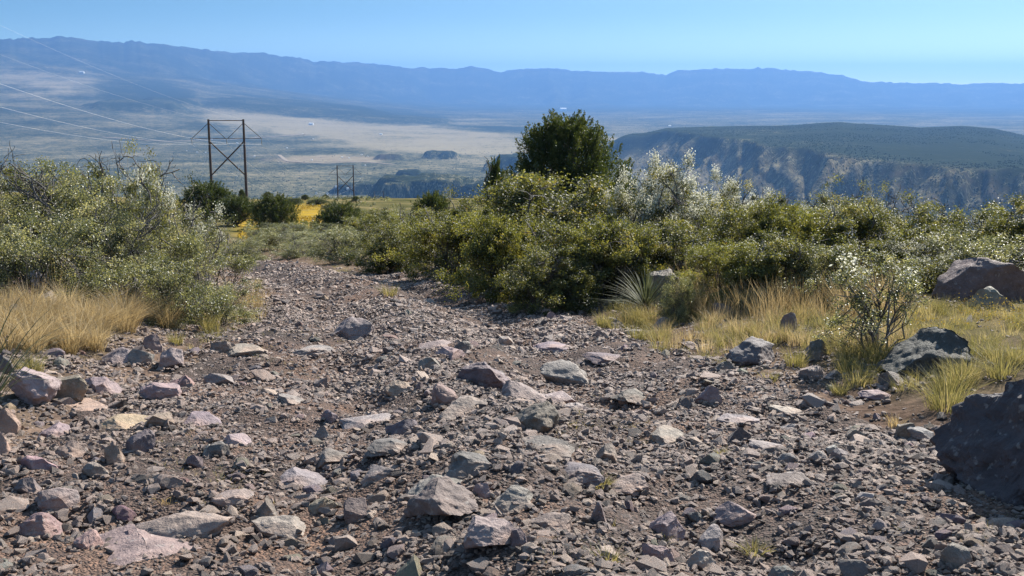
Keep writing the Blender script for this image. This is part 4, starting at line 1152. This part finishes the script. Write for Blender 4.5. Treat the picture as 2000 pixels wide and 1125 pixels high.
grass_mass('dry_stalks', 'tall straw stalks standing behind the left dry grass', M_DRY, sp, g, .55, 26, .22, .006, .10)
sp = scatter_px(g, 105, (1340, 578, 1760, 628))
grass_mass('straw_grass', 'tall straw-coloured grass along the right-hand shrubs', M_DRY, sp, g, .44, 80, .42, .005, .09)
sp = scatter_px(g, 26, (1640, 690, 1900, 765)) + scatter_px(g, 75, (1190, 615, 1780, 690)) + scatter_px(g, 55, (1760, 600, 2040, 720)) + scatter_px(g, 30, (1180, 590, 1400, 640))
grass_mass('green_grass', 'yellow-green grass on the bank right of the track', M_GREENGRASS, sp, g, .19, 100, .6, .0045, .08)
sp = scatter_px(g, 70, (1200, 600, 1780, 690)) + scatter_px(g, 30, (360, 560, 540, 640))
grass_mass('dry_grass', 'short dry grass mixed into the right bank', M_DRY, sp, g, .2, 80, .55, .0045, .09)
sp = scatter_px(g, 60, (380, 590, 560, 690)) + scatter_px(g, 40, (1150, 640, 1500, 720)) + scatter_px(g, 50, (480, 520, 700, 580))
grass_mass('short_grass', 'short sparse green growth along the track edges', M_GREENGRASS, sp, g, .09, 45, .9, .004, .10)
# sparse seedlings on the track itself
VV = []; g = np.random.default_rng(8)
spots = []
for cx_, cy_, n_, sx, sy in ((620, 660, 60, 110, 30), (430, 940, 40, 110, 50), (1190, 850, 45, 90, 60), (1230, 1080, 30, 160, 40), (340, 880, 25, 120, 40), (1900, 1040, 25, 80, 50), (560, 720, 30, 120, 40)):
    P, ok = ground_many(cx_ + g.normal(size=n_) * sx * .6, np.minimum(1120, cy_ + g.normal(size=n_) * sy * .6))
    spots += [(p[0], p[1], 1.0) for p in P[ok]]
grass_mass('track_weeds', 'tiny green weeds sprinkled between the stones', M_GREENGRASS, spots, g, .038, 16, 1.1, .004, .05)
# yellow flowers: in the far field and by the right-hand boulders
def flower_mass(name, label, pts, size, h, g):
    c = np.array([(x, y, h1(x, y) + h * g.uniform(.5, 1.1)) for x, y in pts])
    V, Fc = leaf_quads(c, size, size * .9, g, 0, None)
    return link(name, mesh_np(name, V, Fc, False, {'tint': np.repeat(g.random(len(c)), 4)}, M_YELLOW), kind='stuff', label=label, category='flowers')
pts = []
for x0, y0, k in scatter_px(g, 26, (1770, 600, 1990, 660)) + scatter_px(g, 6, (480, 560, 560, 650)):
    for _ in range(26): pts.append((x0 + g.normal() * .12, y0 + g.normal() * .12))
flower_mass('yellow_flowers', 'small yellow flowers below the long smooth boulder', pts, .014, .16, g)
n = 7000
Yf = g.uniform(50, 118, n); azf = np.where(g.random(n) < .75, az_of(598) + g.normal(0, .0115, n), g.uniform(az_of(455), az_of(505), n))
Xf = Yf * np.tan(azf); ok = fbm2(Xf * .12, Yf * .09, 4) > .0
Xf, Yf = Xf[ok], Yf[ok]
c = np.stack([Xf, Yf, H(Xf, Yf) + g.uniform(.0, .1, len(Xf))], -1)
V, Fc = leaf_quads(c, .13, .12, g, 0, None)
link('flower_field', mesh_np('flower_field', V, Fc, False, {'tint': np.repeat(g.random(len(c)), 4)}, M_YELLOW), kind='stuff', label='bright yellow flowers covering the field below the crest', category='flowers')

def blade_plant(name, label, category, base, n, length, width, mat, g, lean0, lean1, az_c=None, az_s=None, droop=.45):
    """every blade a mesh of its own"""
    root = link(name, None, None, tuple(base))
    for i in range(n):
        a = g.uniform(0, 2 * math.pi) if az_c is None else az_c + g.normal() * az_s
        el = g.uniform(lean0, lean1); ln = length * g.uniform(.75, 1.15)
        t = np.linspace(0, 1, 9)
        hr = ln * (np.cos(el) * t + .12 * t**2); hz = ln * (np.sin(el) * t - droop * g.uniform(.5, 1.2) * t**2.4)
        c = np.stack([np.cos(a) * hr, np.sin(a) * hr, hz], -1)
        sd = np.array([-math.sin(a), math.cos(a), 0.0]); wv = width * (1 - t**2 * .92)[:, None]
        up = np.array([0, 0, .25])
        V = np.stack([c - sd * wv / 2 + up * wv * .5, c, c + sd * wv / 2 + up * wv * .5], 1).reshape(-1, 3)
        Fc = np.array([[3 * k + j, 3 * k + j + 1, 3 * k + j + 4, 3 * k + j + 3] for k in range(8) for j in (0, 1)])
        link('blade', mesh_np('blade', V, Fc, True, {'tint': np.full(len(V), np.clip(g.normal(.55, .25), 0, 1))}, mat), root)
    return tag(root, label, category)
p = ground_at(1262, 604)
blade_plant('sotol_plant', 'spiky sotol with long grey-green blades fanning from the ground', 'sotol', (p[0], p[1], h1(p[0], p[1])), 120, .70, .014, M_BLADE, np.random.default_rng(3), .3, 1.45, droop=.25)
p = at_depth(-75, 500, 6.5)
blade_plant('sotol_plant', 'arching straw-green blades reaching in from the left edge', 'sotol', (p[0], p[1], h1(p[0], p[1])), 26, 1.15, .016, M_BLADE, np.random.default_rng(4), .95, 1.35, 0.1, .45, droop=.5)

# ------------------------------------------------------------------ the power line
def bar(a, b, r0, r1=None, sides=8):
    return tubes([np.array([a, b], float)], [np.array([r0, r1 if r1 is not None else r0])], sides)
def pylon(label, x, y, ztop, yaw, height=17.0, gap=5.9, detail=True):
    zb = h1(x, y)
    z = max(zb, ztop - height - 4)
    hh = ztop - z
    o = link('power_pylon', None, None, (x, y, z)); o.rotation_euler = (0, 0, yaw)
    thick = 1.0
    def part(nm, a, b, r0, r1=None, mat=M_POLE, sides=8):
        v, f = bar(a, b, r0, r1, sides)
        return link(nm, mesh_np(nm, v, f, True, None, mat), o)
    g2 = gap / 2
    for s in (-1, 1):
        part('pole', (s * g2, 0, -1), (s * g2, 0, hh), .27 * thick, .19 * thick)
    za = hh - 3.25
    part('top_beam', (-g2, 0, hh - .2), (g2, 0, hh - .2), .07)
    arm = part('cross_arm', (-gap - .3, 0, za), (gap + .1, 0, za), .045)
    part('brace', (-g2, .1, za - .5), (g2, .1, za - .5 - gap * 1.0), .12)
    part('brace', (g2, -.1, za - .5), (-g2, -.1, za - .5 - gap * 1.0), .12)
    if detail:
        for s in (-1, 1):
            part('arm_strut', (s * g2, 0, hh - .6), (s * gap, 0, za), .05, None, M_POLE, 5)
            part('arm_strut', (s * g2, 0, hh - .6), (s * .2, 0, za), .05, None, M_POLE, 5)
            part('guy_wire', (s * g2, 0, za - .2), (s * g2 - 2.4, -4.5, -.5), .022, None, M_WIRE, 4)
    for k in (-gap, 0, gap):
        part('insulator', (k, 0, za), (k, 0, za - 1.0), .07, .07, M_STEEL, 6).parent = arm
    tag(o, label, 'pylon', 'pylons of the power line')
    M = o.matrix_basis.copy()
    att = [np.array((o.matrix_basis @ Vector(q))[:]) for q in ((-gap, 0, za - 1), (0, 0, za - 1), (gap, 0, za - 1), (-g2, 0, hh), (g2, 0, hh))]
    return att
spec = [('near wooden H-frame pylon standing tallest at left', 441, 190, 233), ('second wooden H-frame pylon beyond the yellow field', 674, 406, 323),
        ('third pylon, small, right of the second one', 740, 690, 374), ('fourth pylon, tiny, before the dark butte', 772, 900, 386), ('fifth and farthest visible pylon', 792, 1130, 393)]
ATT = []
for i, (lb, px, Y, yt) in enumerate(spec):
    top = at_depth(px, yt, Y)
    ATT.append(pylon(lb, float(top[0]), float(top[1]), float(top[2]), .06, detail=i < 2, height=17))
start = [a + np.array([12.0, -225.0, 32.0]) for a in ATT[0]]
names = ['left phase', 'middle phase', 'right phase', 'left shield', 'right shield']
def cable(a, b, sag, r, label):
    t = np.linspace(0, 1, 40)[:, None]
    P = a + (b - a) * t; P[:, 2] -= 4 * sag * (t * (1 - t))[:, 0]
    v, f = tubes([P], [np.full(40, r)], 5)
    tag(link('power_cable', mesh_np('power_cable', v, f, True, None, M_WIRE)), label, 'cable', 'cables of the power line')
for k in range(5):
    r = .008 if k < 3 else .004
    cable(start[k], ATT[0][k], 5.5 if k < 3 else 4.0, r, f'{names[k]} cable sweeping down from upper left to the near pylon')
    cable(ATT[0][k], ATT[1][k], 7.5 if k < 3 else 5.0, r, f'{names[k]} cable sagging from the near to the second pylon')
    cable(ATT[1][k], ATT[2][k], 8 if k < 3 else 6, r, f'{names[k]} cable between the second and third pylon')

# ------------------------------------------------------------------ houses and far scrub in the valley
def house(px, py, wpx, label, group=None, name='house', depth=.6, hgt=.32):
    p = ground_at(px, py)
    r = float(np.linalg.norm(p - CAM)); wd = wpx / F_PX * r; d = wd * depth; h = max(3.0, wd * hgt)
    V = [(-wd/2, -d/2, -3), (wd/2, -d/2, -3), (wd/2, d/2, -3), (-wd/2, d/2, -3), (-wd/2, -d/2, h), (wd/2, -d/2, h), (wd/2, d/2, h), (-wd/2, d/2, h), (-wd/2, 0, h * 1.45), (wd/2, 0, h * 1.45)]
    me = bpy.data.meshes.new(name); me.from_pydata(V, [], [(0, 1, 5, 4), (1, 2, 6, 9, 5), (2, 3, 7, 6), (3, 0, 4, 8, 7), (4, 5, 9, 8), (6, 7, 8, 9)]); me.materials.append(M_HOUSE)
    o = link(name, me, None, (p[0], p[1], h1(p[0], p[1])))
    o.rotation_euler = (0, 0, random.uniform(-.6, .6))
    tag(o, label, 'house', group)
house(1100, 216, 12, 'long white building far out on the plain left of the juniper top', None, 'warehouse', .5, .3)
house(160, 143, 8, 'white building under the far range at left', None, 'warehouse', .5, .3)
house(608, 244, 9, 'white ranch building at the edge of the tan plain')
house(744, 263, 5, 'white hut in the middle of the tan plain')
house(1308, 247, 5, 'white hut on the tip of the mesa')
hg = np.random.default_rng(5)
HS = []
for i in range(20):
    px, py = [(hg.uniform(480, 640), hg.uniform(262, 325)), (hg.uniform(640, 760), hg.uniform(300, 325)), (hg.uniform(330, 480), hg.uniform(262, 300)), (hg.uniform(600, 680), hg.uniform(365, 385))][i % 4]
    HS.append((px, py))
NTH = 'first second third fourth fifth sixth seventh eighth ninth tenth eleventh twelfth thirteenth fourteenth fifteenth sixteenth seventeenth eighteenth nineteenth twentieth'.split()
for i, (px, py) in enumerate(sorted(HS)):
    house(px, py, hg.uniform(2.2, 4.4), f'tiny pale house in the valley settlement, {NTH[i]} from the left', 'tiny houses of the valley settlement')

def far_scrub():
    g = np.random.default_rng(64)
    n = 26000
    a = g.uniform(np.radians(-29), np.radians(29), n); inv = g.uniform(1 / 6500, 1 / 2300, n); r = 1 / inv
    m = g.random(n) < .45                                     # the mesa gets its own share
    a[m] = g.uniform(az_of(1130), np.radians(29), m.sum()); r[m] = g.uniform(2350, 5400, m.sum())
    x, y = r * np.sin(a), r * np.cos(a)
    ok = fbm2(x / 260, y / 260, 4) > -.15
    x, y, r = x[ok], y[ok], r[ok]
    z = H(x, y); n = len(x)
    s = g.uniform(1.6, 3.6, n)
    v0 = np.array([(1, 0, 0), (0, 1, 0), (-1, 0, 0), (0, -1, 0), (0, 0, 1.1), (.7, .7, .55), (-.7, .7, .55)])[:5]
    f0 = np.array([(0, 1, 4), (1, 2, 4), (2, 3, 4), (3, 0, 4)])
    V = v0[None] * s[:, None, None] * g.uniform(.8, 1.2, (n, 5, 1)) + np.stack([x, y, z - .3], -1)[:, None, :]
    Fc = (np.arange(n) * 5)[:, None, None] + f0[None]
    link('far_scrub', mesh_np('far_scrub', V.reshape(-1, 3), Fc.reshape(-1, 3), True, {'tint': np.repeat(g.uniform(0, .6, n), 5)}, M_FARSCRUB), kind='stuff', label='juniper scrub dotting the valley and mesa', category='scrub')
far_scrub()

# low scrub on the slope beyond the track
def hill_scrub():
    g = np.random.default_rng(41)
    n = 620
    y = g.uniform(46, 210, n); x = y * np.tan(g.uniform(az_of(380), az_of(760), n))
    ok = (fbm2(x * .06 + 4, y * .06, 3) > -.05)
    x, y = x[ok], y[ok]; n = len(x)
    s = g.uniform(.12, .5, n)
    idx = np.repeat(np.arange(n), 40)
    d = g.normal(size=(len(idx), 3)); d /= np.linalg.norm(d, axis=1)[:, None]; d[:, 2] = np.abs(d[:, 2])
    c = np.stack([x, y, H(x, y)], -1)[idx] + d * (s[idx] * g.random(len(idx))**.4)[:, None]
    V, Fc = leaf_quads(c, .16, .10, g)
    link('hill_scrub', mesh_np('hill_scrub', V, Fc, False, {'tint': np.repeat(np.clip(g.normal(.35, .2, n)[idx], 0, 1), 4)}, M_SAGE), kind='stuff', label='low scrub scattered over the slope beyond the track', category='scrub')
hill_scrub()
